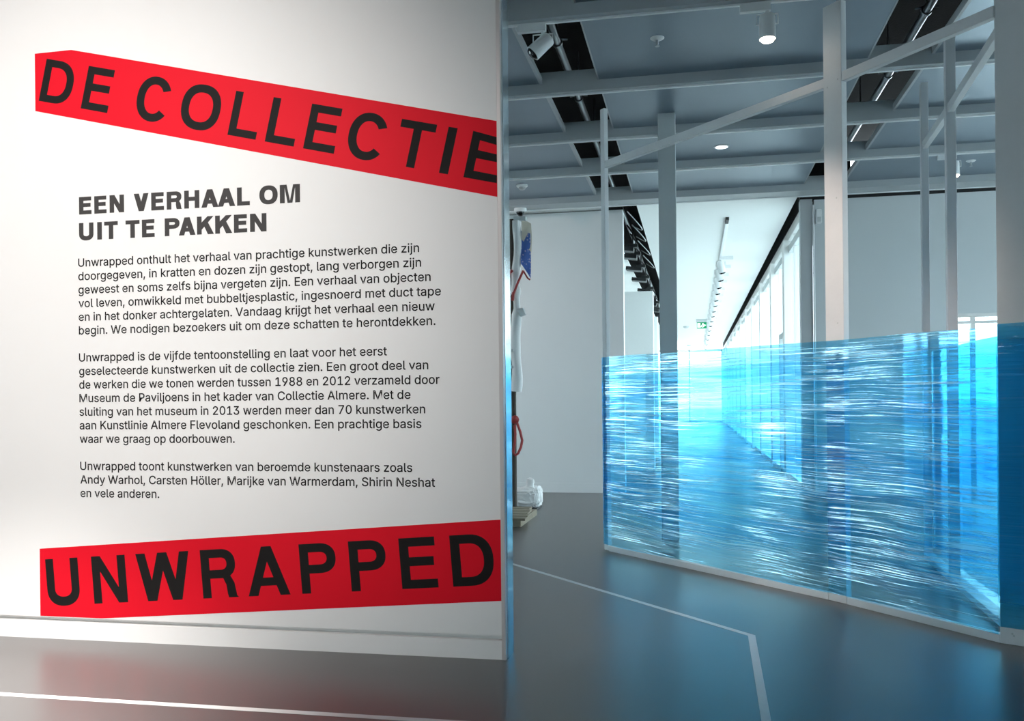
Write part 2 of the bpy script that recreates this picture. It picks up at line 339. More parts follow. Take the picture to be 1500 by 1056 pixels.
# corridor: glazed wall on the right, end glazing, low partitions on the left
XG = 1.62
wf = BM(); box(wf, (XG - 0.03, YB + 0.18, 4.08), (XG + 0.10, 54, ZC + 0.02)); box(wf, (XG - 0.03, YB + 0.18, 0), (XG + 0.10, 54, 0.08))
win = struct('window_1', wf, M['white_paint'])
ys = [13.755, 16.45, 19.2, 22.4, 25.6, 28.8, 32, 35.2, 38.4, 41.6, 44.8, 48, 51.2, 54]
for a, b in zip(ys, ys[1:]):
    bm = BM(); box(bm, (XG + 0.03, a, 0.08), (XG + 0.042, b, 4.08)); obj('window_pane', bm, M['glass'], win)
    bm = BM()
    for f in (1 / 3, 2 / 3):
        y = a + (b - a) * f; box(bm, (XG - 0.01, y - 0.025, 0.08), (XG + 0.08, y + 0.025, 4.08))
    obj('mullion', bm, M['white_paint'], win)
    bm = BM(); box(bm, (XG - 0.10, b - 0.16, 0), (XG + 0.12, b + 0.16, 4.10), 0.005); obj('pillar', bm, M['white_paint'], win)
    bm = BM(); box(bm, (XG - 0.02, a + 0.05, 3.88), (XG + 0.07, b - 0.05, 4.0), 0.004); obj('blind_box', bm, M['column_grey'], win)
bm = BM()
for (y0, y1, z0, z1) in ((16.5 + .1, 16.5 + .2, 0, 2.55), (17.7, 17.8, 0, 2.55), (16.6, 17.8, 2.47, 2.57)): box(bm, (XG - 0.06, y0, z0), (XG + 0.02, y1, z1), 0.004)
dr = struct('door_1', bm, M['column_grey'])
bm = BM(); box(bm, (-6, 54, ZC - 0.12), (1.6, 54.12, ZC)); box(bm, (-6, 54, 0), (1.6, 54.12, 0.1))
for x in (-6, -4.1, -2.2, -0.3, 1.55): box(bm, (x - 0.03, 54, 0), (x + 0.03, 54.12, ZC))
we = struct('window_2', bm, M['white_paint'])
bm = BM(); box(bm, (-6, 54.05, 0.1), (1.6, 54.062, ZC - 0.12)); obj('window_pane', bm, M['glass'], we)
bm = BM(); box(bm, (-6, 18, 0), (-0.785, 18.25, 3.50)); struct('wall_partition', bm, M['corridor_white'])
bm = BM(); box(bm, (-6, 22, 0), (-0.855, 22.25, 3.35)); struct('wall_partition_far', bm, M['corridor_white'])
bm = BM(); box(bm, (-6.2, YB + .2, 0), (-6, 54, 5)); struct('wall_corridor_left', bm, M['corridor_white'])
bm = BM(); box(bm, (XG - 0.02, YB + .2, ZC + .05), (XG + 0.6, 54, 5)); struct('wall_corridor_void', bm, M['void'])

# glazed doorway at the right of the rear wall
bm = BM()
for lo, hi in (((DX0, YB - .02, DZ - .05), (DX1, YB + .1, DZ)), ((DX0, YB - .02, 0), (DX0 + .05, YB + .1, DZ)), ((DX1 - .05, YB - .02, 0), (DX1, YB + .1, DZ)), ((DX0, YB - .02, DZ - .14), (DX1, YB + .1, DZ - .10))): box(bm, lo, hi, 0.003)
d2 = struct('door_2', bm, M['white_paint'])
bm = BM(); box(bm, (3.745, YB + .0, 0), (3.80, YB + .08, DZ - .05), 0.003); box(bm, (4.6, YB, 0), (4.66, YB + .08, DZ - .05), 0.003); obj('door_stile', bm, M['white_paint'], d2)
bm = BM(); box(bm, (DX0 + .05, YB + .03, 0), (DX1 - .05, YB + .042, DZ - .14)); obj('door_glass', bm, M['glass'], d2)

# structural column behind the screen
bm = BM(); box(bm, (-0.335, 9.13, 0), (-0.165, 9.30, ZC), 0.004); struct('column', bm, M['column_grey'])

# text wall
bm = BM(); box(bm, (-8.9, YW, 0.130), (-1.030, YW + 0.13, ZC + 0.05)); wl = struct('wall_text', bm, M['wall_white'])
bm = BM(); box(bm, (-8.9, YW + 0.035, 0.10), (-1.030, YW + 0.13, 0.131)); obj('shadow_gap', bm, M['wall_white'], wl)
bm = BM(); box(bm, (-8.9, YW, 0.0), (-1.030, YW + 0.13, 0.103)); struct('baseboard_text', bm, M['wall_white'])
bm = BM(); box(bm, (-1.032, YW - 0.008, 0), (-1.008, YW + 0.02, ZC + 0.05), 0.003); struct('trim_4', bm, M['edge_alu'])
bm = BM(); box(bm, (-1.030, YW + 0.02, 0), (-1.000, YW + 0.165, ZC + 0.05), 0.002); struct('trim_5', bm, M['end_metal'])

# ------------------------------------------------------------------ lettering
GLYPHS = {
" ":[188,[]],
",":[188,[[38,-120,68,71,137,71,84,-120]]],
".":[188,[[95,-4,78,-1,63,9,53,24,50,41,53,59,63,73,78,83,95,87,113,83,128,73,138,59,141,41,138,24,128,9,113,-1]]],
"0":[453,[[227,-7,174,1,130,24,95,62,69,113,53,178,48,254,53,330,69,395,95,446,130,484,174,508,227,516,279,508,323,484,358,446,384,395,400,330,405,254,400,178,384,113,358,62,323,24,279,1],[227,50,261,56,290,74,313,103,330,144,340,194,344,254,340,314,330,365,313,405,290,435,261,453,227,460,192,453,163,435,140,405,123,365,113,314,109,254,113,194,123,144,140,103,163,74,192,56]]],
"1":[453,[[76,0,76,55,391,55,391,0],[276,509,276,0,212,0,212,448,209,448,86,358,86,427,198,509]]],
"2":[453,[[64,0,64,48,234,229,282,282,311,327,318,348,320,372,317,397,308,419,293,436,273,449,250,457,224,460,196,456,172,447,153,433,139,414,130,390,127,362,66,362,71,405,86,442,111,473,143,496,182,511,225,516,268,511,306,497,337,474,361,445,376,411,381,372,378,345,371,318,357,290,336,259,267,180,153,60,153,57,389,57,389,0]]],
"3":[453,[[218,-7,173,-3,133,10,98,30,70,57,52,92,44,132,109,132,115,108,126,87,144,71,165,59,190,52,218,50,248,53,275,61,298,74,315,93,326,116,329,145,326,172,316,196,299,217,275,234,242,244,201,248,157,248,157,299,288,448,288,452,70,452,70,509,372,509,372,461,211,278,211,289,264,288,308,276,344,253,371,222,388,186,393,145,387,103,370,66,344,36,309,12,266,-2]]],
"7":[453,[[97,0,323,448,323,452,62,452,62,509,391,509,391,449,165,0]]],
"8":[453,[[226,-7,178,-2,136,11,100,33,74,62,57,96,52,135,55,166,65,195,81,220,101,241,125,256,153,265,153,267,119,282,93,308,76,342,70,380,75,417,90,450,114,477,146,498,184,511,226,516,269,511,306,498,337,477,361,450,377,417,382,380,376,342,359,308,333,282,300,267,300,265,327,256,351,241,372,220,387,195,397,166,401,135,395,96,378,62,352,33,317,11,275,-2],[226,49,258,52,285,60,307,74,323,92,333,113,337,139,333,165,322,189,305,208,283,223,256,232,226,235,196,232,169,223,147,208,130,189,119,165,115,139,119,113,129,92,145,74,167,60,194,52],[226,290,252,292,274,300,293,313,307,330,316,352,319,376,316,400,308,420,294,437,275,450,252,457,226,460,200,457,177,450,159,437,145,420,136,400,133,376,136,352,145,330,159,313,178,300,200,292]]],
"9":[453,[[226,516,271,510,310,494,343,468,368,434,384,393,389,347,385,309,373,270,350,224,315,168,200,0,130,0,302,248,307,248,288,221,257,202,218,195,175,200,137,214,106,238,83,269,68,307,64,352,69,397,85,436,110,469,142,494,182,510],[226,460,198,457,174,446,154,429,138,407,128,381,125,352,128,322,138,296,154,274,174,257,198,247,226,243,254,247,279,257,299,273,314,295,324,321,327,350,324,380,314,407,299,429,279,446,254,457]]],
"A":[480,[[16,0,201,509,276,509,463,0,395,0,287,302,264,372,232,478,245,478,213,371,190,302,85,0],[110,142,110,199,370,199,370,142]]],
"C":[510,[[267,-7,205,1,150,25,104,63,70,115,48,179,40,254,48,329,70,393,104,445,150,484,205,508,267,516,305,513,340,504,373,490,402,471,427,447,448,418,463,385,473,348,408,348,401,373,389,394,357,428,315,449,267,456,223,450,184,432,150,403,125,364,109,314,103,254,109,194,125,145,151,105,184,76,223,59,267,53,315,60,357,81,389,114,408,160,473,160,463,124,448,91,428,62,402,38,373,19,341,5,305,-4]]],
"D":[502,[[219,0,96,0,96,57,215,57,272,63,318,81,354,110,379,149,394,198,399,255,394,312,379,360,354,400,320,428,275,446,221,452,93,452,93,509,225,509,294,501,352,478,399,441,433,391,454,329,462,255,454,181,433,119,398,68,351,31,290,8],[125,509,125,0,60,0,60,509]]],
"E":[418,[[60,0,60,509,372,509,372,452,125,452,125,286,355,286,355,229,125,229,125,57,375,57,375,0]]],
"F":[410,[[60,0,60,509,369,509,369,452,125,452,125,278,346,278,346,221,125,221,125,0]]],
"H":[517,[[60,0,60,509,125,509,125,289,392,289,392,509,457,509,457,0,392,0,392,232,125,232,125,0]]],
"I":[300,[[31,0,31,57,118,57,118,452,31,452,31,509,269,509,269,452,183,452,183,57,269,57,269,0]]],
"K":[467,[[104,145,104,216,139,261,174,303,212,344,364,509,448,509,231,276,228,276],[60,0,60,509,125,509,125,334,124,225,125,193,125,0],[372,0,188,259,228,309,449,0]]],
"L":[393,[[60,0,60,509,125,509,125,57,361,57,361,0]]],
"M":[628,[[60,0,60,509,152,509,277,187,287,159,299,123,311,84,322,49,307,49,318,83,330,121,342,158,352,187,476,509,568,509,568,0,504,0,504,291,504,327,505,369,506,413,507,457,513,457,498,409,482,363,467,322,456,291,342,0,286,0,170,291,159,321,145,361,129,408,112,457,119,457,120,416,121,372,122,328,122,291,122,0]]],
"N":[523,[[60,0,60,509,136,509,343,183,363,151,388,107,414,55,405,54,401,108,399,157,399,195,399,509,463,509,463,0,387,0,202,290,177,331,148,381,108,452,119,454,122,384,124,328,125,291,125,0]]],
"O":[533,[[267,-7,205,1,150,25,105,63,70,115,48,179,40,254,48,329,70,393,105,445,150,484,205,508,267,516,329,508,384,484,429,445,464,393,486,329,493,254,486,179,464,115,429,63,384,25,329,1],[267,53,310,59,349,76,383,104,408,144,425,194,430,254,425,314,408,365,383,404,349,433,310,450,267,456,223,450,184,433,151,404,125,364,109,314,103,254,109,194,125,144,151,105,184,76,223,59]]],
"P":[444,[[60,0,60,509,235,509,289,503,332,487,366,462,390,430,404,391,409,348,404,304,390,265,366,232,332,207,289,191,235,186,109,186,109,242,232,242,269,246,297,256,318,272,333,294,342,319,344,348,342,376,333,402,318,422,297,438,268,449,232,452,125,452,125,0]]],
"R":[449,[[60,0,60,509,236,509,290,504,333,489,367,465,390,433,405,395,409,352,405,309,390,271,367,240,333,217,289,202,236,198,96,198,96,255,234,255,269,258,298,267,319,281,334,300,342,324,345,352,342,380,334,405,319,425,298,440,269,449,233,452,125,452,125,0],[353,0,230,229,303,229,428,0]]],
"S":[446,[[224,-9,172,-4,128,9,91,31,64,60,46,96,38,137,104,137,110,110,123,88,142,71,166,59,194,52,224,49,257,52,286,60,311,74,330,92,342,114,346,139,342,161,332,179,316,193,296,204,245,222,184,239,128,260,86,289,60,326,52,372,58,413,75,448,102,476,138,498,180,511,227,516,275,511,316,498,351,476,377,449,394,415,401,378,337,378,326,412,302,437,267,453,225,458,194,456,167,448,145,435,129,418,118,398,115,376,119,352,131,334,148,319,169,308,212,293,264,279,312,264,359,238,379,220,394,198,405,171,408,139,403,99,386,64,360,34,323,11,278,-4]]],
"T":[449,[[32,452,32,509,417,509,417,452,257,452,257,0,193,0,193,452]]],
"U":[517,[[259,-8,202,-2,154,15,114,43,85,80,66,124,60,173,60,509,124,509,124,178,128,144,141,113,160,87,187,68,220,56,259,52,298,56,331,68,357,87,377,113,389,144,393,178,393,509,457,509,457,173,451,124,433,80,403,43,363,15,315,-2]]],
"V":[480,[[204,0,16,509,84,509,192,206,215,137,248,31,235,31,267,138,290,206,395,509,463,509,278,0]]],
"W":[686,[[155,0,16,509,82,509,163,196,176,145,187,94,197,40,189,40,200,94,211,145,224,196,306,509,380,509,462,196,474,145,486,94,497,40,488,40,499,94,510,145,523,196,603,509,670,509,530,0,455,0,368,323,351,391,336,475,350,475,335,395,318,323,230,0]]],
"a":[389,[[160,-8,126,-5,94,5,68,22,48,45,35,73,30,108,34,138,43,161,58,179,78,193,125,211,178,220,234,227,265,235,273,243,276,255,276,257,273,278,267,297,256,311,240,322,220,329,196,331,170,329,149,322,118,301,100,274,41,291,57,322,78,346,104,364,133,375,163,382,194,384,239,379,286,360,306,343,322,320,333,290,337,251,337,0,276,0,276,52,272,52,252,25,215,1,190,-6],[170,45,202,49,228,59,248,74,263,93,272,115,276,138,276,190,260,182,231,176,200,171,176,168,134,159,117,150,103,139,95,124,92,105,94,87,102,72,114,61,130,52]]],
"b":[424,[[229,-8,198,-5,172,4,138,31,118,59,112,59,112,0,53,0,53,509,114,509,114,319,118,319,137,346,171,373,197,382,229,384,274,378,313,360,345,332,370,293,385,245,390,189,385,133,370,84,346,45,313,16,274,-2],[220,47,253,52,279,66,301,88,316,117,325,151,328,190,325,227,316,261,301,290,280,311,253,325,220,330,188,325,161,312,140,291,125,263,116,229,113,190,116,150,125,115,140,86,162,65,188,51]]],
"c":[396,[[207,-8,159,-2,117,16,82,46,56,85,40,133,34,187,40,243,56,291,82,330,117,360,159,378,207,384,260,377,305,356,340,322,362,277,303,262,290,289,270,311,242,325,207,330,173,325,145,310,124,287,108,258,99,224,96,187,99,151,108,117,124,88,145,66,173,51,207,46,243,52,271,66,292,89,304,117,363,102,354,78,341,56,306,21,261,-1]]],
"d":[424,[[195,-8,151,-2,112,16,79,45,55,84,39,133,34,189,39,245,55,293,79,332,112,360,151,378,196,384,228,382,253,373,287,346,306,319,311,319,311,509,372,509,372,0,313,0,313,59,307,59,287,31,252,4,227,-5],[204,47,236,51,263,65,284,86,299,115,309,150,312,190,309,229,300,263,284,291,263,312,237,325,204,330,172,325,145,311,124,290,108,261,99,227,96,190,99,151,109,117,124,88,145,66,172,52]]],
"e":[404,[[212,-8,161,-2,117,16,82,46,56,85,40,132,34,187,39,242,55,290,81,329,115,359,157,378,205,384,236,382,266,374,294,360,319,341,341,315,357,282,368,242,371,194,371,169,75,169,75,221,338,221,310,202,307,238,298,268,283,294,262,314,237,326,205,330,173,326,146,313,125,294,109,270,99,241,96,211,96,178,100,139,110,106,128,80,151,62,180,50,212,46,254,53,285,73,306,106,365,91,353,63,335,39,311,20,282,4,249,-5]]],
"f":[254,[[228,379,228,327,6,327,6,379],[81,0,81,432,84,461,96,486,113,505,135,519,160,527,187,530,222,527,243,521,227,468,215,472,195,474,171,470,154,460,145,443,142,419,142,0]]],
"g":[425,[[207,-151,168,-148,134,-140,105,-127,82,-110,64,-91,50,-69,101,-41,122,-66,154,-88,178,-95,207,-97,249,-92,282,-75,304,-47,311,-6,311,68,306,68,287,42,252,16,227,8,195,5,152,10,113,27,80,53,55,90,39,136,34,191,39,246,55,293,80,332,112,360,152,378,196,384,228,382,254,373,288,346,308,319,313,319,313,379,372,379,372,-9,367,-54,350,-90,324,-117,290,-136,251,-147],[205,59,237,63,264,75,285,95,300,121,309,154,312,193,309,231,300,264,285,291,264,312,237,325,205,330,172,325,145,312,124,290,109,262,99,230,96,193,99,155,109,123,124,96,145,76,172,63]]],
"h":[410,[[114,227,114,0,53,0,53,509,114,509,114,288,102,288,124,332,152,362,187,379,227,384,264,380,295,369,321,349,341,321,353,285,357,240,357,0,296,0,296,235,290,275,273,304,246,323,210,329,184,326,161,317,141,303,126,283,117,257]]],
"i":[167,[[53,0,53,379,114,379,114,0],[84,443,68,446,54,455,44,468,41,483,44,499,54,512,68,521,84,524,100,521,114,512,123,499,126,483,123,468,114,455,100,446]]],
"j":[167,[[53,379,114,379,114,-30,111,-62,102,-90,86,-113,65,-129,37,-139,4,-143,-10,-143,-10,-87,2,-87,25,-83,40,-72,50,-54,53,-29],[83,443,67,446,53,455,44,468,41,483,44,499,53,512,67,521,83,524,100,521,114,512,123,499,126,483,123,468,114,455,100,446]]],
"k":[381,[[110,137,110,212,120,212,284,379,360,379,184,199,177,199],[53,0,53,509,114,509,114,0],[294,0,148,186,191,229,372,0]]],
"l":[189,[[139,-2,101,3,74,20,58,48,53,84,53,509,114,509,114,99,115,77,120,62,130,54,146,52,160,53,170,54,181,3,162,-1]]],
"m":[610,[[53,0,53,379,112,379,112,295,108,295,118,323,132,346,151,364,172,376,195,384,219,386,257,380,287,361,309,332,321,295,312,295,322,321,337,343,357,361,381,375,408,383,437,386,468,383,497,372,522,354,541,328,553,296,557,255,557,0,496,0,496,254,490,289,472,313,447,326,419,330,395,328,374,320,358,307,345,290,338,270,335,247,335,0,274,0,274,260,269,288,253,311,229,326,199,330,178,328,158,320,140,307,126,289,117,266,114,238,114,0]]],
"n":[410,[[114,227,114,0,53,0,53,379,112,379,112,288,102,288,124,332,152,362,187,379,227,384,264,380,295,369,321,349,341,321,353,285,357,240,357,0,296,0,296,235,290,275,273,304,246,323,210,329,184,326,161,317,141,303,126,283,117,257]]],
"o":[415,[[207,-8,159,-2,117,16,82,46,56,85,40,133,34,187,40,243,56,291,82,330,117,360,159,378,207,384,256,378,299,360,333,330,359,291,376,243,381,187,376,133,359,85,333,46,299,16,256,-2],[207,46,242,51,270,66,292,88,307,117,316,151,319,187,316,224,307,258,292,287,270,310,242,325,207,330,173,325,145,310,124,287,108,258,99,224,96,187,99,151,108,117,124,88,145,66,173,51]]],
"p":[424,[[53,-143,53,379,112,379,112,319,118,319,137,346,171,373,197,382,229,384,274,378,313,360,345,332,370,293,385,245,390,189,385,133,370,84,346,45,313,16,274,-2,229,-8,198,-5,173,4,138,31,118,59,114,59,114,-143],[220,47,253,52,279,66,301,88,316,117,325,151,328,190,325,227,316,261,301,290,280,311,253,325,220,330,188,325,161,312,140,291,125,263,116,229,113,190,116,150,125,115,140,86,162,65,188,51]]],
"r":[259,[[53,0,53,379,112,379,112,321,115,321,130,347,152,367,181,380,213,385,229,384,243,384,243,322,230,324,207,326,182,323,159,315,140,301,126,284,117,262,114,237,114,0]]],
"s":[365,[[182,-8,145,-5,112,3,84,18,62,38,45,63,36,94,94,106,105,79,124,60,150,49,181,45,217,50,244,62,262,81,268,103,264,121,254,136,236,147,212,155,149,170,104,186,72,208,53,237,47,274,51,305,65,332,87,354,115,370,149,381,187,384,223,381,254,372,279,358,299,339,314,316,324,290,268,277,258,298,243,316,220,328,187,332,156,329,131,317,114,299,109,277,112,258,124,243,144,232,172,223,229,209,275,194,306,171,325,142,331,106,326,75,312,47,290,24,260,6,224,-4]]],
"t":[227,[[204,379,204,327,6,327,6,379],[65,471,126,471,126,98,128,76,136,61,150,53,170,50,185,51,202,54,213,2,192,-3,168,-4,125,2,92,21,72,52,65,93]]],
"u":[410,[[182,-5,146,-1,115,11,89,31,69,59,57,95,53,139,53,379,114,379,114,144,120,105,137,75,164,56,200,50,226,53,249,62,268,77,283,97,293,122,296,153,296,379,357,379,357,0,298,0,298,92,307,92,286,47,257,17,222,0]]],
"v":[389,[[162,0,17,379,84,379,165,155,187,87,206,21,184,21,203,87,224,155,305,379,372,379,226,0]]],
"w":[567,[[138,0,22,379,87,379,134,214,154,137,175,41,165,41,186,135,206,214,252,379,316,379,362,214,382,136,402,41,391,41,413,135,434,214,480,379,545,379,430,0,368,0,319,172,304,225,290,280,276,338,290,338,277,280,262,225,248,172,199,0]]],
"y":[389,[[48,-139,62,-86,71,-87,104,-89,118,-84,130,-74,141,-58,151,-36,162,-1,17,379,84,379,165,155,187,87,206,21,184,21,202,87,224,155,305,379,372,379,204,-58,176,-107,159,-124,139,-136,117,-143,92,-145,64,-143]]],
"z":[380,[[42,0,42,46,254,320,254,323,48,323,48,379,332,379,332,331,126,60,126,56,339,56,339,0]]],
"\u00f6":[415,[[207,-8,159,-2,117,16,82,46,56,85,40,133,34,187,40,243,56,291,82,330,117,360,159,378,207,384,256,378,299,360,333,330,359,291,376,243,381,187,376,133,359,85,333,46,299,16,256,-2],[207,46,242,51,270,66,292,88,307,117,316,151,319,187,316,224,307,258,292,287,270,310,242,325,207,330,173,325,145,310,124,287,108,258,99,224,96,187,99,151,108,117,124,88,145,66,173,51],[279,443,264,446,251,455,242,468,239,483,242,499,251,512,264,520,279,523,295,520,308,512,317,499,320,483,317,468,308,455,295,446],[136,443,120,446,107,455,98,468,95,483,98,499,107,512,120,520,136,523,151,520,164,512,173,499,176,483,173,468,164,455,151,446]]]}
def thicken(poly, d):
    n = len(poly); out = []
    for i in range(n):
        p0, p, p1 = poly[i - 1], poly[i], poly[(i + 1) % n]
        a = Vector((p[0] - p0[0], p[1] - p0[1])); b = Vector((p1[0] - p[0], p1[1] - p[1]))
        if a.length < 1e-6 or b.length < 1e-6: out.append(p); continue
        a.normalize(); b.normalize()
        na, nb = Vector((-a.y, a.x)), Vector((-b.y, b.x)); m = na + nb
        if m.length < 0.2: m = na; k = d
        else: m.normalize(); k = d / max(0.45, m.dot(na))
        out.append((p[0] + m.x * k, p[1] + m.y * k))
    return out
def tidy(p, e):
    out = []
    for q in p:
        if not out or math.hypot(q[0] - out[-1][0], q[1] - out[-1][1]) > e: out.append(q)
    while len(out) > 3 and math.hypot(out[0][0] - out[-1][0], out[0][1] - out[-1][1]) < e: out.pop()
    return out
def area(p): return sum(p[i - 1][0] * p[i][1] - p[i][0] * p[i - 1][1] for i in range(len(p))) / 2
def glyph(ch, grow=0.0):
    adv, cs = GLYPHS[ch]
    polys = [[(c[i] / 1000, c[i + 1] / 1000) for i in range(0, len(c), 2)] for c in cs]
    if grow and polys:
        polys = [tidy(p, 0.012 if grow > 0.01 else 0.006) for p in polys]
        big = max(polys, key=lambda p: abs(area(p))); sg = -1 if area(big) > 0 else 1
        polys = [thicken(p, sg * grow) for p in polys]
    return adv / 1000, polys
def inside(p, poly):
    r = False
    for (x0, y0), (x1, y1) in zip(poly, poly[1:] + poly[:1]):
        if (y0 > p[1]) != (y1 > p[1]) and p[0] < (x1 - x0) * (p[1] - y0) / (y1 - y0) + x0: r = not r
    return r
def letter_mesh(name, polys, T, depth, mt, parent):
    """fill outlines, T maps glyph coordinates to (along the wall, up). Clockwise contours are solid, the others their counters."""
    bm = BM(); solid = [p for p in polys if area(p) < 0]; holes = [p for p in polys if area(p) > 0]
    for k, p in enumerate(solid):
        loops = [p] + [h for h in holes if inside(h[0], p)]
        flat = [q for lp in loops for q in lp]
        tri = tessellate_polygon([[Vector((q[0], q[1], 0)) for q in lp] for lp in loops])
        vs = [bm.verts.new((T(*q)[0], YW - depth - 0.00006 * (k % 3), T(*q)[1])) for q in flat]
        for t in tri:
            try: bm.faces.new([vs[i] for i in t])
            except ValueError: pass
    for f in bm.faces:
        f.normal_update()
        if f.normal.y > 0: f.normal_flip()
    me = bpy.data.meshes.new(name); bm.to_mesh(me); bm.free()
    return link_mesh(name, me, mt, parent)

def capital(ch, W, s, b):
    """one grotesque capital of height 1 and width W, stem s, bar b: (solids, counters)."""
    h, t = 0.56 * s, 1.13 * s
    def ell(cx, cy, rx, ry, a0, a1, n=22, e=2.3):
        r = []
        for i in range(n + 1):
            a = math.radians(a0 + (a1 - a0) * i / n); c, q = math.cos(a), math.sin(a)
            r.append((cx + rx * math.copysign(abs(c) ** (2 / e), c), cy + ry * math.copysign(abs(q) ** (2 / e), q)))
        return r
    if ch == 'I': return [[(0, 0), (0, 1), (W, 1), (W, 0)]], []
    if ch == 'L': return [[(0, 0), (0, 1), (s, 1), (s, b), (W, b), (W, 0)]], []
    if ch == 'T': return [[(W / 2 - s / 2, 0), (W / 2 - s / 2, 1 - b), (0, 1 - b), (0, 1), (W, 1), (W, 1 - b), (W / 2 + s / 2, 1 - b), (W / 2 + s / 2, 0)]], []
    if ch == 'E': return [[(0, 0), (0, 1), (W * .985, 1), (W * .985, 1 - b), (s, 1 - b), (s, .53 + b / 2), (W * .93, .53 + b / 2), (W * .93, .53 - b / 2), (s, .53 - b / 2), (s, b), (W, b), (W, 0)]], []
    if ch == 'H': return [[(0, 0), (0, 1), (s, 1), (s, .53 + b / 2), (W - s, .53 + b / 2), (W - s, 1), (W, 1), (W, 0), (W - s, 0), (W - s, .53 - b / 2), (s, .53 - b / 2), (s, 0)]], []
    if ch == 'N':
        k = s / (W - 1.1 * s); return [[(0, 0), (0, 1), (1.1 * s, 1), (W - s, k), (W - s, 1), (W, 1), (W, 0), (W - 1.1 * s, 0), (s, 1 - k), (s, 0)]], []
    if ch == 'M':
        m = -.84 / (W / 2 - 1.5 * s); y1 = 1 + m * (W / 2 - 1.4 * s)
        return [[(0, 0), (0, 1), (1.4 * s, 1), (W / 2, max(y1, .12)), (W - 1.4 * s, 1), (W, 1), (W, 0), (W - s, 0), (W - s, .84), (W / 2 + .5 * s, 0), (W / 2 - .5 * s, 0), (s, .84), (s, 0)]], []
    if ch == 'V': return [[(0, 1), (t, 1), (W / 2, 1 - (W / 2 - t) / (W / 2 - h)), (W - t, 1), (W, 1), (W / 2 + h, 0), (W / 2 - h, 0)]], []
    if ch == 'W':
        b1 = .265 * W; y = (2 * t - 2 * h) / (W / 2 - 3 * h + t); y = 1 - (b1 + h - t - t + (W / 2 - b1 - 2 * h + t)) / ((b1 - h) + (W / 2 - b1 - 2 * h + t)) if False else None
        A, B = b1 - h, W / 2 - b1 - 2 * h + t
        y = (t + A - (b1 + h - t)) / (A + B); x = t + A * (1 - y); ym = (W / 2 - b1 - h) / B
        L = [(0, 1), (t, 1), (x, y), (W / 2 - h, 1), (W / 2 + h, 1), (W - x, y), (W - t, 1), (W, 1), (W - b1 + h, 0), (W - b1 - h, 0), (W / 2, ym), (b1 + h, 0), (b1 - h, 0)]
        return [L], []
    if ch == 'A':
        d = W / 2 - h; X = lambda y: d * y                     # outer left edge
        c0 = .20; c1 = c0 + b * .95; yt = (W / 2 - t) / d
        return [[(0, 0), (d, 1), (W - d, 1), (W, 0), (W - t, 0), (W - t - X(c0), c0), (t + X(c0), c0), (t, 0)]], [[(t + X(c1), c1), (W - t - X(c1), c1), (W / 2, yt)]]
    if ch == 'D':
        f = W * .44; o = [(0, 0), (0, 1)] + ell(f, .5, W - f, .5, 90, -90); f2 = f
        return [o], [[(s, b), (s, 1 - b)] + ell(f2, .5, W - f2 - s, .5 - b, 90, -90)]
    if ch in 'PR':
        y0 = .40; f = W * .55; o = [(0, 0), (0, 1)] + ell(f, (1 + y0) / 2, W * (1 if ch == 'P' else .96) - f, (1 - y0) / 2, 90, -90) + [(s, y0), (s, 0)]
        c = [(s, y0 + b), (s, 1 - b)] + ell(f, (1 + y0) / 2, W * (1 if ch == 'P' else .96) - f - s, (1 - y0) / 2 - b, 90, -90)
        S_ = [o]
        if ch == 'R': S_.append([(W * .52, y0 + b * .6), (W * .60, y0 + b * .7)] + [(W * .80, y0 + b * .3), (W * .905, .30), (W * .935, .14), (W * .955, .04), (W, 0), (W - t * 1.02, 0), (W - t * 1.12, .08), (W - t * 1.2, .26), (W * .60, y0 - .0), (W * .45, y0)])
        return S_, [c]
    if ch == 'U':
        y0 = .36; o = [(0, 1), (s, 1)] + [(x, y) for x, y in ell(W / 2, y0, W / 2 - s, y0 - b * 1.05, 180, 360)] + [(W - s, 1), (W, 1)] + ell(W / 2, y0, W / 2, y0 + .012, 0, -180)
        return [o], []
    if ch == 'O': return [ell(W / 2, .5, W / 2, .518, 0, -360, 44)[:-1]], [ell(W / 2, .5, W / 2 - s * 1.04, .518 - b * 1.06, 0, -360, 44)[:-1]]
    if ch == 'C':
        o = ell(W / 2, .5, W / 2, .518, 27, 322, 40, 2.15); i = ell(W / 2, .5, W / 2 - s * 1.04, .518 - b * 1.06, 318, 33, 40, 2.15)
        return [o + i], []
    if ch == 'K':
        m = .74 / (W - s); y = 1 - m * (W - 2.35 * s)
        arm = [(s * .9, .26), (s * .9, y), (W - 1.35 * s, 1), (W - .02, 1), (s, .26)]
        leg = [(W - 1.3 * s, 0), (s + .13 * W, .26 + m * .13 * W + .1), (s + .13 * W + .75 * s, .26 + m * (.13 * W + .75 * s) + .12), (W, 0)]
        return [[(0, 0), (0, 1), (s, 1), (s, 0)], arm, leg], []
def cap_letter(parent, ch, T, W, s, b, depth, mt):
    so, ho = capital(ch, W, s, b)
    fix = lambda p, neg: p if (area(p) < 0) == neg else p[::-1]
    letter_mesh('letter', [fix(p, True) for p in so] + [fix(p, False) for p in ho], T, depth, mt, parent)

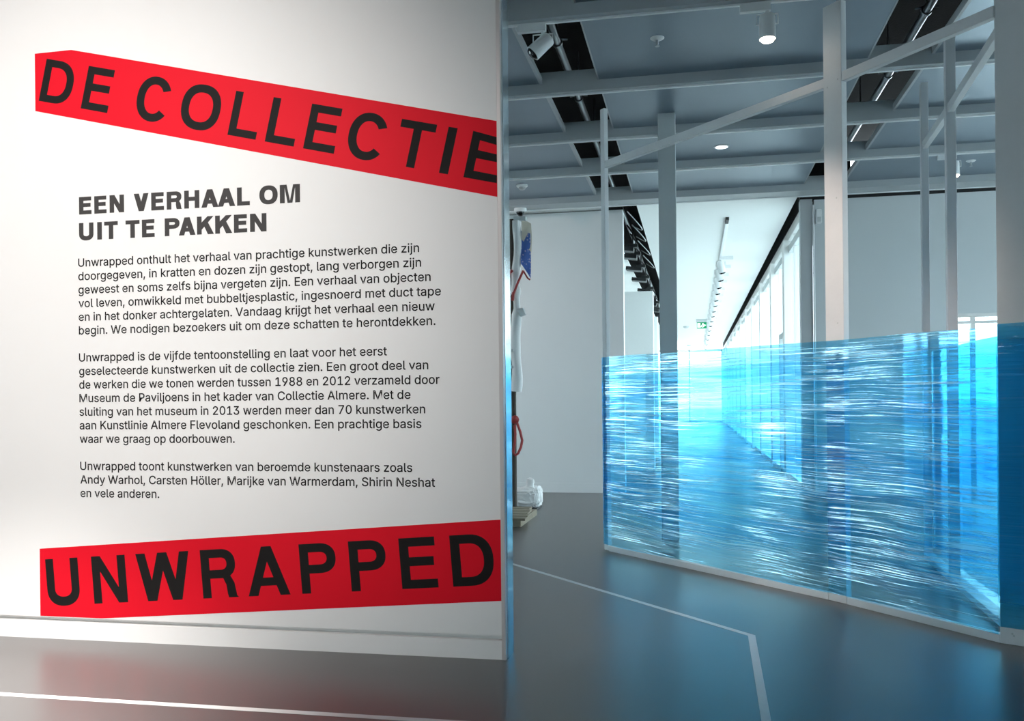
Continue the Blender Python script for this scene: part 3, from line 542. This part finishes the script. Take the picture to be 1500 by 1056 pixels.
def banner(name, label, outline, O, ang, cap, letters, stem, bar_):
    t = thing(name, label, 'banner', (outline[0][0], YW, outline[0][1]))
    bm = BM(); A = [bm.verts.new((x, YW - 0.0012, z)) for x, z in outline]; B = [bm.verts.new((x, YW - 0.0001, z)) for x, z in outline]
    bm.faces.new(A); bm.faces.new(B[::-1])
    for i in range(len(A)): bm.faces.new((A[i - 1], A[i], B[i], B[i - 1]))
    obj('vinyl_sheet', bm, M['red'], t)
    ca, sa = math.cos(ang), math.sin(ang)
    for ch, u0, wd in letters:
        def T(x, y, u0=u0):
            u = u0 + x * cap; v = y * cap
            return min(O[0] + u * ca - v * sa, -1.0335), O[1] + u * sa + v * ca
        cap_letter(t, ch, T, wd / cap, stem, bar_, 0.0016, M['black_print'])
    return t
banner('banner', 'red banner lettered DE COLLECTIE sloping down across the top of the white wall',
       [(-3.861, 3.504), (-3.861, 3.160), (-1.033, 2.494), (-1.033, 2.903), (-3.614, 3.506)], (-3.837, 3.220), math.radians(-13.1), 0.254,
       [('D', 0.0, 0.211), ('E', 0.29, 0.180), ('C', 0.644, 0.222), ('O', 0.937, 0.250), ('L', 1.26, 0.178), ('L', 1.496, 0.180), ('E', 1.734, 0.188),
        ('C', 1.985, 0.228), ('T', 2.274, 0.206), ('I', 2.546, 0.052), ('E', 2.687, 0.190)], 0.190, 0.172)
banner('banner', 'red banner lettered UNWRAPPED sloping up along the foot of the white wall',
       [(-3.861, 0.536), (-3.861, 0.134), (-3.447, 0.134), (-1.033, 0.318), (-1.033, 0.756)], (-3.493, 0.219), math.radians(4.37), 0.279,
       [('U', -0.312, 0.219), ('N', -0.002, 0.223), ('W', 0.291, 0.343), ('R', 0.706, 0.224), ('A', 0.99, 0.257), ('P', 1.318, 0.216), ('P', 1.614, 0.214), ('E', 1.909, 0.208), ('D', 2.2, 0.237)], 0.192, 0.175)

def text_line(parent, text, x0, x1, z, sy, mt, grow, tracking=0.0):
    pen = 0.0; polys = []
    for ch in text:
        adv, ps = glyph(ch, grow)
        polys += [[(x + pen, y) for x, y in p] for p in ps]; pen += adv + tracking
    xs = [q[0] for p in polys for q in p]; a, b = min(xs), max(xs); k = (x1 - x0) / (b - a)
    letter_mesh('text_line', polys, lambda x, y: (x0 + (x - a) * k, z + y * sy), 0.0008, mt, parent)
def text_block(name, label, lines, x0, z0, step, sy, mt, grow, cat='wall text', tracking=0.0):
    t = thing(name, label, cat, (x0, YW, z0 - step * (len(lines) - 1)))
    for i, (s, px, py) in enumerate(lines):
        text_line(t, s, x0, at(px, py, Y=YW).x, z0 - i * step, sy, mt, grow, tracking)
hd = thing('wall_heading', 'bold dark grey two-line heading EEN VERHAAL OM UIT TE PAKKEN above the paragraphs', 'heading', (-3.573, YW, 2.37))
for row, z, dy, cells in ((305, 2.525, -0.06, (('E', 70, 150), ('E', 168, 247), ('N', 267, 360), ('V', 423, 518), ('E', 535, 617), ('R', 635, 734), ('H', 748, 845), ('A', 858, 968), ('A', 964, 1076), ('L', 1088, 1170), ('O', 1232, 1350), ('M', 1364, 1494))),
                          (340, 2.371, -0.05, (('U', 70, 163), ('I', 187, 217), ('T', 232, 320), ('T', 370, 460), ('E', 475, 557), ('P', 622, 718), ('A', 713, 820), ('K', 830, 939), ('K', 947, 1057), ('E', 1068, 1153), ('N', 1172, 1278)))):
    for ch, a, b in cells:
        y = row + dy * (a - 70) / 4.4
        x0, x1 = at(100 + a / 4.4, y, Y=YW).x, at(100 + b / 4.4, y, Y=YW).x; cp = 0.1035
        cap_letter(hd, ch, lambda x, y, x0=x0: (x0 + x * cp, z + y * cp), (x1 - x0) / cp, 0.285, 0.222, 0.0008, M['grey_print'])
Z1, DZL, SYT = 2.216, 0.0804, 0.0945
text_block('text_paragraph', 'small black six-line paragraph directly under the grey heading, starting Unwrapped onthult',
  [("Unwrapped onthult het verhaal van prachtige kunstwerken die zijn", 614, 369), ("doorgegeven, in kratten en dozen zijn gestopt, lang verborgen zijn", 617, 391), ("geweest en soms zelfs bijna vergeten zijn. Een verhaal van objecten", 631, 412), ("vol leven, omwikkeld met bubbeltjesplastic, ingesnoerd met duct tape", 646, 434), ("en in het donker achtergelaten. Vandaag krijgt het verhaal een nieuw", 637, 456), ("begin. We nodigen bezoekers uit om deze schatten te herontdekken.", 638, 478)], -3.582, Z1, DZL, SYT, M['text_print'], 0.009)
text_block('text_paragraph', 'small black seven-line paragraph in the middle of the wall text naming 1988 and 2012',
  [("Unwrapped is de vijfde tentoonstelling en laat voor het eerst", 567, 521), ("geselecteerde kunstwerken uit de collectie zien. Een groot deel van", 627.5, 542), ("de werken die we tonen werden tussen 1988 en 2012 verzameld door", 644, 563), ("Museum de Paviljoens in het kader van Collectie Almere. Met de", 601.5, 585), ("sluiting van het museum in 2013 werden meer dan 70 kunstwerken", 623, 607), ("aan Kunstlinie Almere Flevoland geschonken. Een prachtige basis", 617.5, 629), ("waar we graag op doorbouwen.", 344, 651)], -3.583, Z1 - 7 * DZL, DZL, SYT, M['text_print'], 0.009)
text_block('text_paragraph', 'small black three-line paragraph lowest of the wall text, just above the UNWRAPPED banner',
  [("Unwrapped toont kunstwerken van beroemde kunstenaars zoals", 604, 691), ("Andy Warhol, Carsten H\u00f6ller, Marijke van Warmerdam, Shirin Neshat", 637.5, 713), ("en vele anderen.", 233.5, 730)], -3.582, Z1 - 15 * DZL, DZL, SYT, M['text_print'], 0.009)

# ------------------------------------------------------------------ tape on the floor
bm = BM(); W2 = 0.021; z0, z1 = -0.002, 0.0012
pts = [Vector(p) for p in ((-8.8, 3.838), (0.285, 3.838), (0.313, 5.530), (-2.30, 8.48))]
L_, R_ = [], []
for i, p in enumerate(pts):
    a = (pts[i] - pts[i - 1]).normalized() if i else (pts[1] - pts[0]).normalized()
    b = (pts[i + 1] - pts[i]).normalized() if i < 3 else a
    na, nb = Vector((-a.y, a.x)), Vector((-b.y, b.x)); m = (na + nb).normalized(); k = W2 / m.dot(na)
    L_.append(p + m * k); R_.append(p - m * k)
for i in range(3): prism(bm, [tuple(L_[i]), tuple(R_[i]), tuple(R_[i + 1]), tuple(L_[i + 1])], z0, z1)
tag(obj('floor_tape', bm, M['tape_white']), 'white tape line angling across the grey floor before the blue screen', 'floor tape')

# ------------------------------------------------------------------ timber screen
A1 = Vector((-0.800, 8.44, 0)); A3 = Vector((0.955, 6.565, 0)); A4 = Vector((1.735, 5.700, 0)); A6 = Vector((1.905, 7.385, 0)); A5 = Vector((1.965, 8.43, 0)); A7 = Vector((3.10, 4.80, 0))
UD = Vector((0.643, -0.766, 0)); UN = Vector((-0.766, -0.643, 0))        # along the front of the screen, and out of it
scr = thing('timber_screen', 'tall white painted timber frame screen of posts and rails carrying blue wrap', 'screen', (0.6, 7.0, 0))
def post(c, d, wd, th, top, screws=()):
    bm = BM(); n = Vector((-d[1], d[0], 0)); obox(bm, (c[0], c[1], top / 2), d, n, (0, 0, 1), (wd, th, top), 0.004)
    o = obj('post', bm, M['timber_white'], scr)
    return o
def screw(parent, p, n):
    bm = BM(); lathe(bm, [(0.006, -0.002), (0.006, 0.001), (0.003, 0.0015)], p, n, 10); obj('screw', bm, M['column_grey'], parent)
post((-0.803, 8.468), UD, 0.062, 0.045, 4.09)
P3L = Vector((0.988, 6.465, 0)); c3 = P3L - UD * 0.078 - UN * 0.026
p3 = post(c3, UD, 0.156, 0.052, 4.08)
D4 = Vector((0.872, -0.489, 0)); N4 = Vector((-0.489, -0.872, 0)); P4L = Vector((1.675, 5.581, 0)); c4 = P4L + D4 * 0.11 - N4 * 0.027
p4 = post(c4, D4, 0.22, 0.054, 4.08)
DS = (A5 - A4).normalized()
post(A6, (A5 - A6).normalized(), 0.07, 0.07, 4.09)
post(A5, (A5 - A6).normalized(), 0.07, 0.06, 4.10)
post(A7, D4, 0.15, 0.05, 4.08)
for q in (at(1486, 931, Z=0.05), at(1489, 934, Z=0.035)):
    pass
for du, z in ((0.062, 0.062), (0.070, 0.052)): screw(p4, P4L + D4 * du + Vector((0, 0, z)), N4)
for du, z in ((0.03, 0.09), (0.12, 0.10), (0.03, 3.55), (0.12, 3.52), (0.05, 1.9), (0.05, 2.75)): screw(p3, P3L - UD * du + Vector((0, 0, z)), UN)
def rail(name, a, b, wd, ht, z):
    bm = BM(); bar(bm, (a[0], a[1], z), (b[0], b[1], z), wd, ht, bev=0.003); return obj(name, bm, M['timber_white'], scr)
F1 = Vector((-0.77, 8.43, 0)); IN = -UN
rail('floor_rail', A1 + UD * 0.045 + IN * 0.0, c3 - UD * 0.082, 0.05, 0.048, 0.024)
rail('floor_rail', c3 + UD * 0.082, P4L - D4 * 0.004 + IN * 0.03, 0.05, 0.048, 0.024)
rail('floor_rail', A4 + Vector((0.09, 0.06, 0)), A6 - DS * 0.04, 0.085, 0.045, 0.0225)
rail('floor_rail', A6 + (A5 - A6).normalized() * 0.04, A5 - (A5 - A6).normalized() * 0.04, 0.085, 0.045, 0.0225)
rail('floor_rail', c4 + D4 * 0.115, A7 - D4 * 0.08, 0.05, 0.048, 0.024)
ZR = 3.56
rail('top_rail', A1 + UD * 0.034, c3 - UD * 0.08, 0.045, 0.065, ZR)
rail('top_rail', c3 + UD * 0.08, c4 - N4 * -0.0 + Vector((-0.10, 0.03, 0)), 0.045, 0.065, ZR)
rail('top_rail', A5, A6 - DS * 0.0, 0.045, 0.065, ZR)
rail('top_rail', A6, A4 + Vector((0.05, 0.05, 0)), 0.045, 0.065, ZR - 0.002)
rail('top_rail', c4 + D4 * 0.115, A7, 0.045, 0.065, ZR)

# ------------------------------------------------------------------ stretch wrap
def film_sheet(name, path, zlo, zhi, mt, parent, du=0.05, nv=72, amp=0.004, seed=0.0, u0=0.0):
    pts = [Vector(p) for p in path]; seg = []; u = u0
    line = []
    for a, b in zip(pts, pts[1:]):
        L = (b - a).length; n = max(2, int(L / du))
        for k in range(n): line.append((a.lerp(b, k / n), u + L * k / n, min(k, n - k) / n))
        u += L
    line.append((pts[-1], u, 0))
    bm = BM(); uvl = bm.loops.layers.uv.new('UVMap'); grid = []
    for i, (p, uu, e) in enumerate(line):
        t = (line[min(i + 1, len(line) - 1)][0] - line[max(i - 1, 0)][0]).normalized(); n = Vector((t.y, -t.x, 0))
        col = []
        zt = zhi + 0.006 * noise.noise(Vector((uu * 1.3, seed, 4))); zb = zlo + 0.012 * noise.noise(Vector((uu * 1.1, seed, 9)))
        for j in range(nv + 1):
            z = zb + (zt - zb) * j / nv
            d = amp * min(1, e * 6) * (noise.noise(Vector((uu * 1.2, z * 16 + seed, seed))) + 0.6 * noise.noise(Vector((uu * 2.5, z * 40, seed + 3))))
            col.append((bm.verts.new((p.x + n.x * d, p.y + n.y * d, z)), uu, z))
        grid.append(col)
    for A, B in zip(grid, grid[1:]):
        for j in range(nv):
            q = (A[j], B[j], B[j + 1], A[j + 1]); f = bm.faces.new([v[0] for v in q])
            for lp, v in zip(f.loops, q): lp[uvl].uv = (v[1], v[2])
    me = bpy.data.meshes.new(name); bm.to_mesh(me); bm.free()
    for p in me.polygons: p.use_smooth = True
    return link_mesh(name, me, mt, parent)
wrap = thing('stretch_wrap', 'transparent blue stretch wrap pulled tight around the white timber screen', 'plastic wrap', (0.6, 7.0, 0.06))
o_ = UN * 0.006
q1 = Vector((-0.803, 8.468, 0)) - UD * 0.035 + UN * 0.028; q1b = q1 - UN * 0.06
q3a = P3L - UD * 0.156 + o_; q3b = P3L + o_
q4 = P4L - D4 * 0.006 + N4 * 0.006
film_sheet('film_sheet', [q1b, q1, q3a, q3b, q4], 0.055, 1.785, M['film_front'], wrap, seed=1.0)
film_sheet('film_sheet', [q4, c4 + D4 * 0.11 + N4 * 0.034, A7 + N4 * 0.034 + D4 * 0.08], 0.095, 1.80, M['film_outer'], wrap, seed=5.0, amp=0.002)
sn = Vector((DS.y, -DS.x, 0))
film_sheet('film_sheet', [A4 + sn * 0.16 + Vector((0, 0.0, 0)), A6 + sn * 0.042, A5 + sn * 0.042], 0.10, 1.78, M['film_side'], wrap, seed=9.0)

# ------------------------------------------------------------------ ceiling fittings
PX = {}
def pipe(label, x, z):
    t = thing('conduit_pipe', label, 'pipe', (x, 0, z))
    bm = BM(); tube(bm, [(x, -4.5, z), (x, 55, z)], 0.035, 14); obj('pipe', bm, M['pipe'], t, smooth=True)
    for y in (7.9, 9.4, 10.9, 12.5):
        bm = BM(); lathe(bm, [(0.045, -0.02), (0.045, 0.02)], (x, y, z), (0, 1, 0), 14); tube(bm, [(x, y, z + 0.04), (x, y, 5.02)], 0.008, 6); tube(bm, [(x + .09, y, z + 0.02), (x, y, z + .03), (x - .09, y, z + 0.02)], 0.008, 6)
        obj('pipe_clamp', bm, M['pipe'], t)
pipe('grey metal pipe inside the black ceiling slot nearest the text wall', -1.15, 4.52)
pipe('grey metal pipe inside the black ceiling slot over the blue screen', 1.87, 4.52)

def spotlight(label, p, aim, lit=True, side=-1, scale=1.0, group=None, body='track_white'):
    """p: where the fitting meets the track."""
    t = thing('track_spotlight', label, 'spotlight', p, group)
    bm = BM(); s = scale
    box(bm, (-0.02 * s if side > 0 else -0.16 * s, -0.02 * s, -0.045 * s), (0.16 * s if side > 0 else 0.02 * s, 0.02 * s, 0.0), 0.003 * s)
    obj('adapter', bm, M[body], t, True)
    d = (Vector(aim) - Vector(p)).normalized(); piv = Vector((0, 0, -0.125 * s))
    bm = BM(); tube(bm, [(0, 0, -0.04 * s), (0, 0, -0.065 * s)], 0.012 * s, 10)
    for sx in (-1, 1): tube(bm, [(0, 0, -0.065 * s), (sx * 0.062 * s, 0, -0.065 * s), (sx * 0.062 * s, 0, -0.125 * s), (sx * 0.045 * s, 0, -0.125 * s)], 0.005 * s, 8)
    obj('bracket', bm, M[body], t, True)
    bm = BM(); lathe(bm, [(0.02 * s, -0.065 * s), (0.043 * s, -0.055 * s), (0.047 * s, -0.04 * s), (0.05 * s, 0.09 * s), (0.044 * s, 0.09 * s), (0.042 * s, 0.072 * s)], piv, d, 24)
    h = obj('lamp_head', bm, M[body], t, True, smooth=True)
    bm = BM(); lathe(bm, [(0.0425 * s, 0.074 * s), (0.0425 * s, 0.090 * s), (0.034 * s, 0.103 * s), (0.018 * s, 0.109 * s)], piv, d, 24)
    obj('lens', bm, M['lens'] if lit else M['dome'], h, True)
    return t
spotlight('lit white track spotlight pointing down beside the tallest front post', (0.515, 6.525, ZB), (0.53, 6.45, 0), True, -1, 1.15)
spotlight('unlit white track spotlight tilted sideways near the top of the text wall', (-1.055, 6.525, ZB), (-1.9, 6.30, 3.3), False, -1, 1.15)
spotlight('small lit white spotlight far back between the two rear posts of the screen', (2.90, 11.085, ZB), (2.9, 10.95, 0), True, -1, 1.1)

def sprinkler(label, p):
    t = thing('sprinkler_head', label, 'sprinkler', p)
    bm = BM(); lathe(bm, [(0.055, 0.0), (0.055, -0.004), (0.04, -0.014), (0.02, -0.018)], p, n=24); obj('rosette', bm, M['track_white'], t, smooth=True)
    bm = BM(); lathe(bm, [(0.012, -0.015), (0.012, -0.05), (0.006, -0.055), (0.006, -0.062), (0.018, -0.064), (0.018, -0.067)], p, n=12); obj('nozzle', bm, M['alu'], t)
sprinkler('white ceiling sprinkler with round rosette between the first two beams', (-0.262, 7.22, ZC))
sprinkler('small white sprinkler near the last beam over the grey rear wall', (3.28, 11.83, ZC))
t = thing('downlight', 'small round lit recessed downlight in the middle ceiling panel', 'ceiling light', (0.32, 10.5, ZC))
bm = BM(); lathe(bm, [(0.085, 0.0), (0.085, -0.006), (0.068, -0.008)], (0.32, 10.5, ZC), n=28); obj('trim_ring', bm, M['track_white'], t)
bm = BM(); lathe(bm, [(0.066, -0.007), (0.066, -0.010)], (0.32, 10.5, ZC), n=28); obj('lens', bm, M['downlight'], t)
c = (-2.20, 11.77, ZC)
t = thing('smoke_detector', 'round white smoke detector on the ceiling beside the text wall end', 'smoke detector', c)
bm = BM(); lathe(bm, [(0.075, 0), (0.075, -0.018), (0.06, -0.03)], c, n=28); obj('base', bm, M['track_white'], t, smooth=True)
bm = BM(); lathe(bm, [(0.045, -0.028), (0.045, -0.05), (0.03, -0.062), (0.005, -0.064)], c, n=24); obj('sensor', bm, M['alu'], t, smooth=True)
c = (-2.42, 12.80, ZB + 0.012)
t = thing('dome_camera', 'white ceiling camera with a dark dome above the wrapped pole', 'security camera', c)
bm = BM(); lathe(bm, [(0.09, 0), (0.09, -0.03), (0.075, -0.05)], c, n=28); obj('housing', bm, M['track_white'], t, smooth=True)
bm = BM(); lathe(bm, [(0.06, -0.05)] + [(0.06 * math.cos(a), -0.05 - 0.06 * math.sin(a)) for a in (0.3, 0.6, 0.9, 1.2, 1.5)], c, n=24); obj('dome', bm, M['dome'], t, smooth=True)
t = thing('wall_sensor', 'small white box sensor high on the grey wall beside the corridor corner', 'sensor', (1.74, YB, 3.95))
bm = BM(); box(bm, (1.715, YB - 0.06, 3.86), (1.785, YB, 4.06), 0.008); obj('housing', bm, M['track_white'], t)
bm = BM(); box(bm, (1.725, YB - 0.066, 3.88), (1.775, YB - 0.058, 3.95), 0.003); obj('lens', bm, M['column_grey'], t)

# corridor track with its spotlights
t = thing('lighting_track', 'long white lighting track along the white corridor ceiling', 'lighting track', (0.525, 14.7, ZC))
bm = BM(); box(bm, (0.505, 14.95, ZC - 0.04), (0.545, 53.9, ZC - 0.001), 0.003); obj('track', bm, M['track_white'], t)
bm = BM(); box(bm, (0.500, 14.62, ZC - 0.045), (0.550, 14.95, ZC - 0.001), 0.003); obj('end_feed', bm, M['black'], t)
g0 = None
for k, y in enumerate([18.4, 19.6, 20.9, 22.1, 23.6, 25.0, 26.6, 28.2, 30, 32, 34.2, 36.6, 39.5, 43, 47]):
    if g0 is None:
        g0 = spotlight('small white spotlight in the row hanging from the corridor track', (0.525, y, ZC - 0.04), (1.0, y + 0.15, 2.2), False, 1, 1.5, 'spotlights on the corridor track')
    else:
        c = copy_tree(g0); c.location = (0.525, y, ZC - 0.04)
# black floodlights under the left slot of the corridor
f0 = None
for k, (px, py) in enumerate(((921, 351), (926, 375), (934, 394), (941, 411), (948, 425), (957, 445), (961, 454))):
    p = at(px, py, X=-1.12); p.x = -1.05; p.z = 4.02
    if f0 is None:
        f0 = thing('floodlight', 'flat black floodlight in the row under the black corridor ceiling slot', 'floodlight', p, 'black floodlights along the corridor slot')
        bm = BM(); obox(bm, (-0.14, 0, 0.02), (1, 0, -0.12), (0, 1, 0), (0.12, 0, 1), (0.32, 0.26, 0.07), 0.006); obj('lamp_housing', bm, M['black'], f0, True)
        bm = BM(); obox(bm, (0.0, 0, 0.075), (1, 0, 0), (0, 1, 0), (0, 0, 1), (0.18, 0.16, 0.06), 0.004); obj('driver_box', bm, M['black'], f0, True)
        bm = BM(); tube(bm, [(0, 0, 0.1), (0, 0, 0.3), (-0.1, 0, 0.455)], 0.014, 8); obj('stem', bm, M['black'], f0, True)
    else:
        c = copy_tree(f0); c.location = p
t = thing('cable', 'black looped cables hanging in the corridor ceiling slot', 'cable', (-0.95, 15, 4.3))
for k, y in enumerate((14.5, 15.6, 17.2, 19)):
    bm = BM(); tube(bm, [(-1.02 + .2 * math.sin(math.pi * i / 8) , y + 1.2 * i / 8, 4.36 - 0.18 * math.sin(math.pi * i / 8)) for i in range(9)], 0.008, 6); obj('cable_loop', bm, M['pipe'], t)
# exit sign
c = Vector((0.47, 34.0, 0)); c = at(1028, 476, Z=4.08); d = 34.0
c = at(1028, 476.5, Y=33.2)
t = thing('exit_sign', 'green running-man exit sign hanging from the corridor ceiling', 'exit sign', c)
bm = BM(); box(bm, (c.x - 0.17, c.y, c.z - 0.11), (c.x + 0.17, c.y + 0.04, c.z + 0.11), 0.004); obj('sign_panel', bm, M['sign_green'], t)
bm = BM(); box(bm, (c.x - 0.2, c.y - 0.01, c.z + 0.11), (c.x + 0.2, c.y + 0.06, ZC), 0.004); obj('bracket', bm, M['column_grey'], t)
bm = BM(); y = c.y - 0.004
box(bm, (c.x - 0.15, y, c.z - 0.08), (c.x - 0.05, y + 0.004, c.z + 0.08))
box(bm, (c.x + 0.045, y, c.z - 0.012), (c.x + 0.145, y + 0.004, c.z + 0.012))
for s in (-1, 1): obox(bm, (c.x + 0.075, y + .002, c.z + s * 0.028), (1, 0, -s), (0, 1, 0), (s, 0, 1), (0.10, 0.004, 0.024))
for a, b in (((0.02, 0.03), (-0.01, -0.02)), ((-0.01, -0.02), (0.02, -0.08)), ((-0.01, -0.02), (-0.04, -0.06)), ((0.02, 0.03), (0.05, 0.0))):
    bar(bm, (c.x + a[0], y + .002, c.z + a[1]), (c.x + b[0], y + .002, c.z + b[1]), 0.02, 0.004, up=(0, 1, 0))
lathe(bm, [(0.016, 0), (0.016, 0.004)], (c.x + 0.03, y, c.z + 0.06), (0, 1, 0), 12)
obj('pictogram', bm, M['sign_white'], t)
for k, (px, py) in enumerate(((1005, 478), (1009, 505))):
    p = at(px, py, Z=ZC); t = thing('smoke_detector', ('round grey ceiling detector in the corridor beside the exit sign', 'round grey ceiling detector in the corridor farthest from the exit sign')[k], 'smoke detector', p)
    bm = BM(); lathe(bm, [(0.11, 0), (0.11, -0.04), (0.07, -0.07)], p, n=20); obj('base', bm, M['column_grey'], t)

# ------------------------------------------------------------------ the wrapped pole, pallet and sack at the back
YP = 10.9
def P(px, py, dy=0.0): return at(px, py, Y=YP + dy)
t = thing('wrapped_pole', 'wooden pole wrapped in white cloth with blue textile and red cord', 'sculpture', (-2.17, YP, 0.09))
bm = BM(); tube(bm, [(-2.175, YP, 0.1005), (-2.165, YP, 3.60)], 0.036, 12); obj('pole', bm, M['pole_wood'], t, smooth=True)
bm = BM(); pts = []; rr = []
for i in range(30):
    f = i / 29; z = 1.50 + 2.08 * f; pts.append((-2.15 + 0.012 * math.sin(f * 17) + (0.05 * f if f > .45 else 0.02), YP - 0.01, z)); rr.append(0.075 * (0.85 + 0.22 * noise.noise(Vector((f * 9, 2, 3)))) * (0.72 if .48 < f < .56 else 1) * (0.8 if f > .6 else 1))
tube(bm, pts, rr, 16); obj('cloth_wrapping', bm, M['cloth_white'], t, smooth=True)
bm = BM(); bar(bm, (-2.14, YP, 3.60), (-1.99, YP, 3.60), 0.09, 0.05, bev=0.004); obj('top_plate', bm, M['column_grey'], t)
def cloth(bm, rows, th=0.012):
    fr = [[bm.verts.new(p) for p in r] for r in rows]
    for A, B in zip(fr, fr[1:]):
        for a, b, c_, d_ in zip(A, A[1:], B[1:], B): bm.faces.new((a, b, c_, d_))
    geo = bmesh.ops.solidify(bm, geom=bm.faces[:], thickness=th)
rows = []
for i in range(9):
    f = i / 8; rows.append([(-2.045 + 0.105 * g, YP - 0.02 + 0.10 * g + 0.02 * math.sin(6 * f + 5 * g), 3.61 - 0.26 * f - (0.06 + 0.10 * f) * g) for g in (0, .25, .5, .75, 1)])
bm = BM(); cloth(bm, rows); obj('cloth_flap', bm, M['cream'], t, smooth=True)
rows = []
for i in range(13):
    f = i / 12; rows.append([(-2.05 + 0.098 * g, YP - 0.03 + 0.10 * g + 0.02 * math.sin(5 * f + 5 * g), 3.45 - 0.40 * f - (0.02 + 0.15 * f) * g) for g in (0, .2, .4, .6, .8, 1)])
bm = BM(); cloth(bm, rows); obj('blue_textile', bm, M['textile'], t, smooth=True)
bm = BM(); tube(bm, [(-2.02, YP - .07, 2.96), (-2.08, YP - .09, 2.82), (-2.14, YP - .09, 2.68)], 0.014, 8); tube(bm, [(-2.14, YP - .09, 2.70), (-2.15, YP - .09, 2.60)], 0.017, 8); tube(bm, [(-2.23, YP - .09, 2.88), (-2.15, YP - .09, 2.97)], 0.018, 8); tube(bm, [(-2.02, YP - .07, 2.96), (-1.97, YP - .05, 2.87), (-1.94, YP - .05, 2.85)], 0.010, 8)
obj('red_cord', bm, M['cord_red'], t, smooth=True)
bm = BM(); obox(bm, (-2.045, YP - .05, 2.46), (1, 0, .4), (0, 1, 0), (-.4, 0, 1), (0.07, 0.08, 0.09), 0.006); obj('clamp', bm, M['column_grey'], t)
for z in (1.80, 2.0):
    bm = BM(); lathe(bm, [(0.02, 0), (0.02, 0.012), (0.012, 0.02)], (-2.165, YP - 0.085, z), (0, -1, 0), 12); obj('bolt', bm, M['column_grey'], t)
rp = thing('red_rope', 'red rope with a knot hanging in a loop from the wrapped pole', 'rope', (-2.12, YP - .07, 1.15))
bm = BM(); tube(bm, [P(px, py, -0.075) for px, py in ((752, 613), (757, 618), (762, 632), (765, 645), (763, 655), (759, 664), (755, 667), (752, 663), (754, 650), (755, 636), (754, 622))], 0.016, 8); obj('rope_loop', bm, M['cord_red'], rp, smooth=True)
bm = BM(); c = P(754, 615, -0.098); bmesh.ops.create_icosphere(bm, subdivisions=2, radius=0.052, matrix=Matrix.Translation(c))
for v in bm.verts: v.co += (v.co - c) * 0.35 * noise.noise(v.co * 40)
obj('knot', bm, M['cord_red'], rp, smooth=True)
pa = thing('wooden_pallet', 'weathered wooden slatted pallet on the floor under the wrapped pole', 'pallet', (-2.3, 10.4, 0))
for k in range(5):
    y0 = 9.80 + 0.235 * k
    bm = BM(); box(bm, (-2.95 - 0.01 * k, y0, 0.075), (-1.835 - 0.03 * k + 0.015 * (k % 2), y0 + 0.17, 0.10), 0.004); obj('plank', bm, M['wood'], pa)
for x in (-2.85, -2.40, -1.98):
    bm = BM(); box(bm, (x, 9.84, 0), (x + 0.09, 10.88, 0.075), 0.004); obj('bearer', bm, M['wood'], pa)
sk = thing('white_sack', 'lumpy knotted white plastic sack standing on the floor behind the pallet', 'sack', (-2.13, 11.5, 0))
bm = BM(); bmesh.ops.create_icosphere(bm, subdivisions=5, radius=1, matrix=Matrix.Identity(4))
for v in bm.verts:
    p = v.co.copy(); q = Vector((math.copysign(abs(p.x) ** .55, p.x), math.copysign(abs(p.y) ** .6, p.y), math.copysign(abs(p.z) ** .6, p.z)))
    v.co = Vector((-2.15 + q.x * 0.21, 11.55 + q.y * 0.2, 0.155 + q.z * (0.125 + 0.02 * q.x)))
    v.co += p * (0.022 * noise.noise(p * 3.5) + 0.014 * noise.noise(p * 8))
    v.co.z = max(v.co.z, 0.022)
obj('sack_body', bm, M['cloth_white'], sk, smooth=True)
bm = BM(); tube(bm, [(-2.09, 11.5, 0.25), (-2.085, 11.5, 0.31), (-2.08, 11.5, 0.35), (-2.078, 11.5, 0.385), (-2.075, 11.5, 0.40)], [0.075, 0.05, 0.055, 0.045, 0.015], 14); obj('sack_neck', bm, M['cloth_white'], sk, smooth=True)
bm = BM(); box(bm, (-2.36, 11.36, 0), (-1.97, 11.74, 0.025), 0.004); obj('base_board', bm, M['black'], sk)
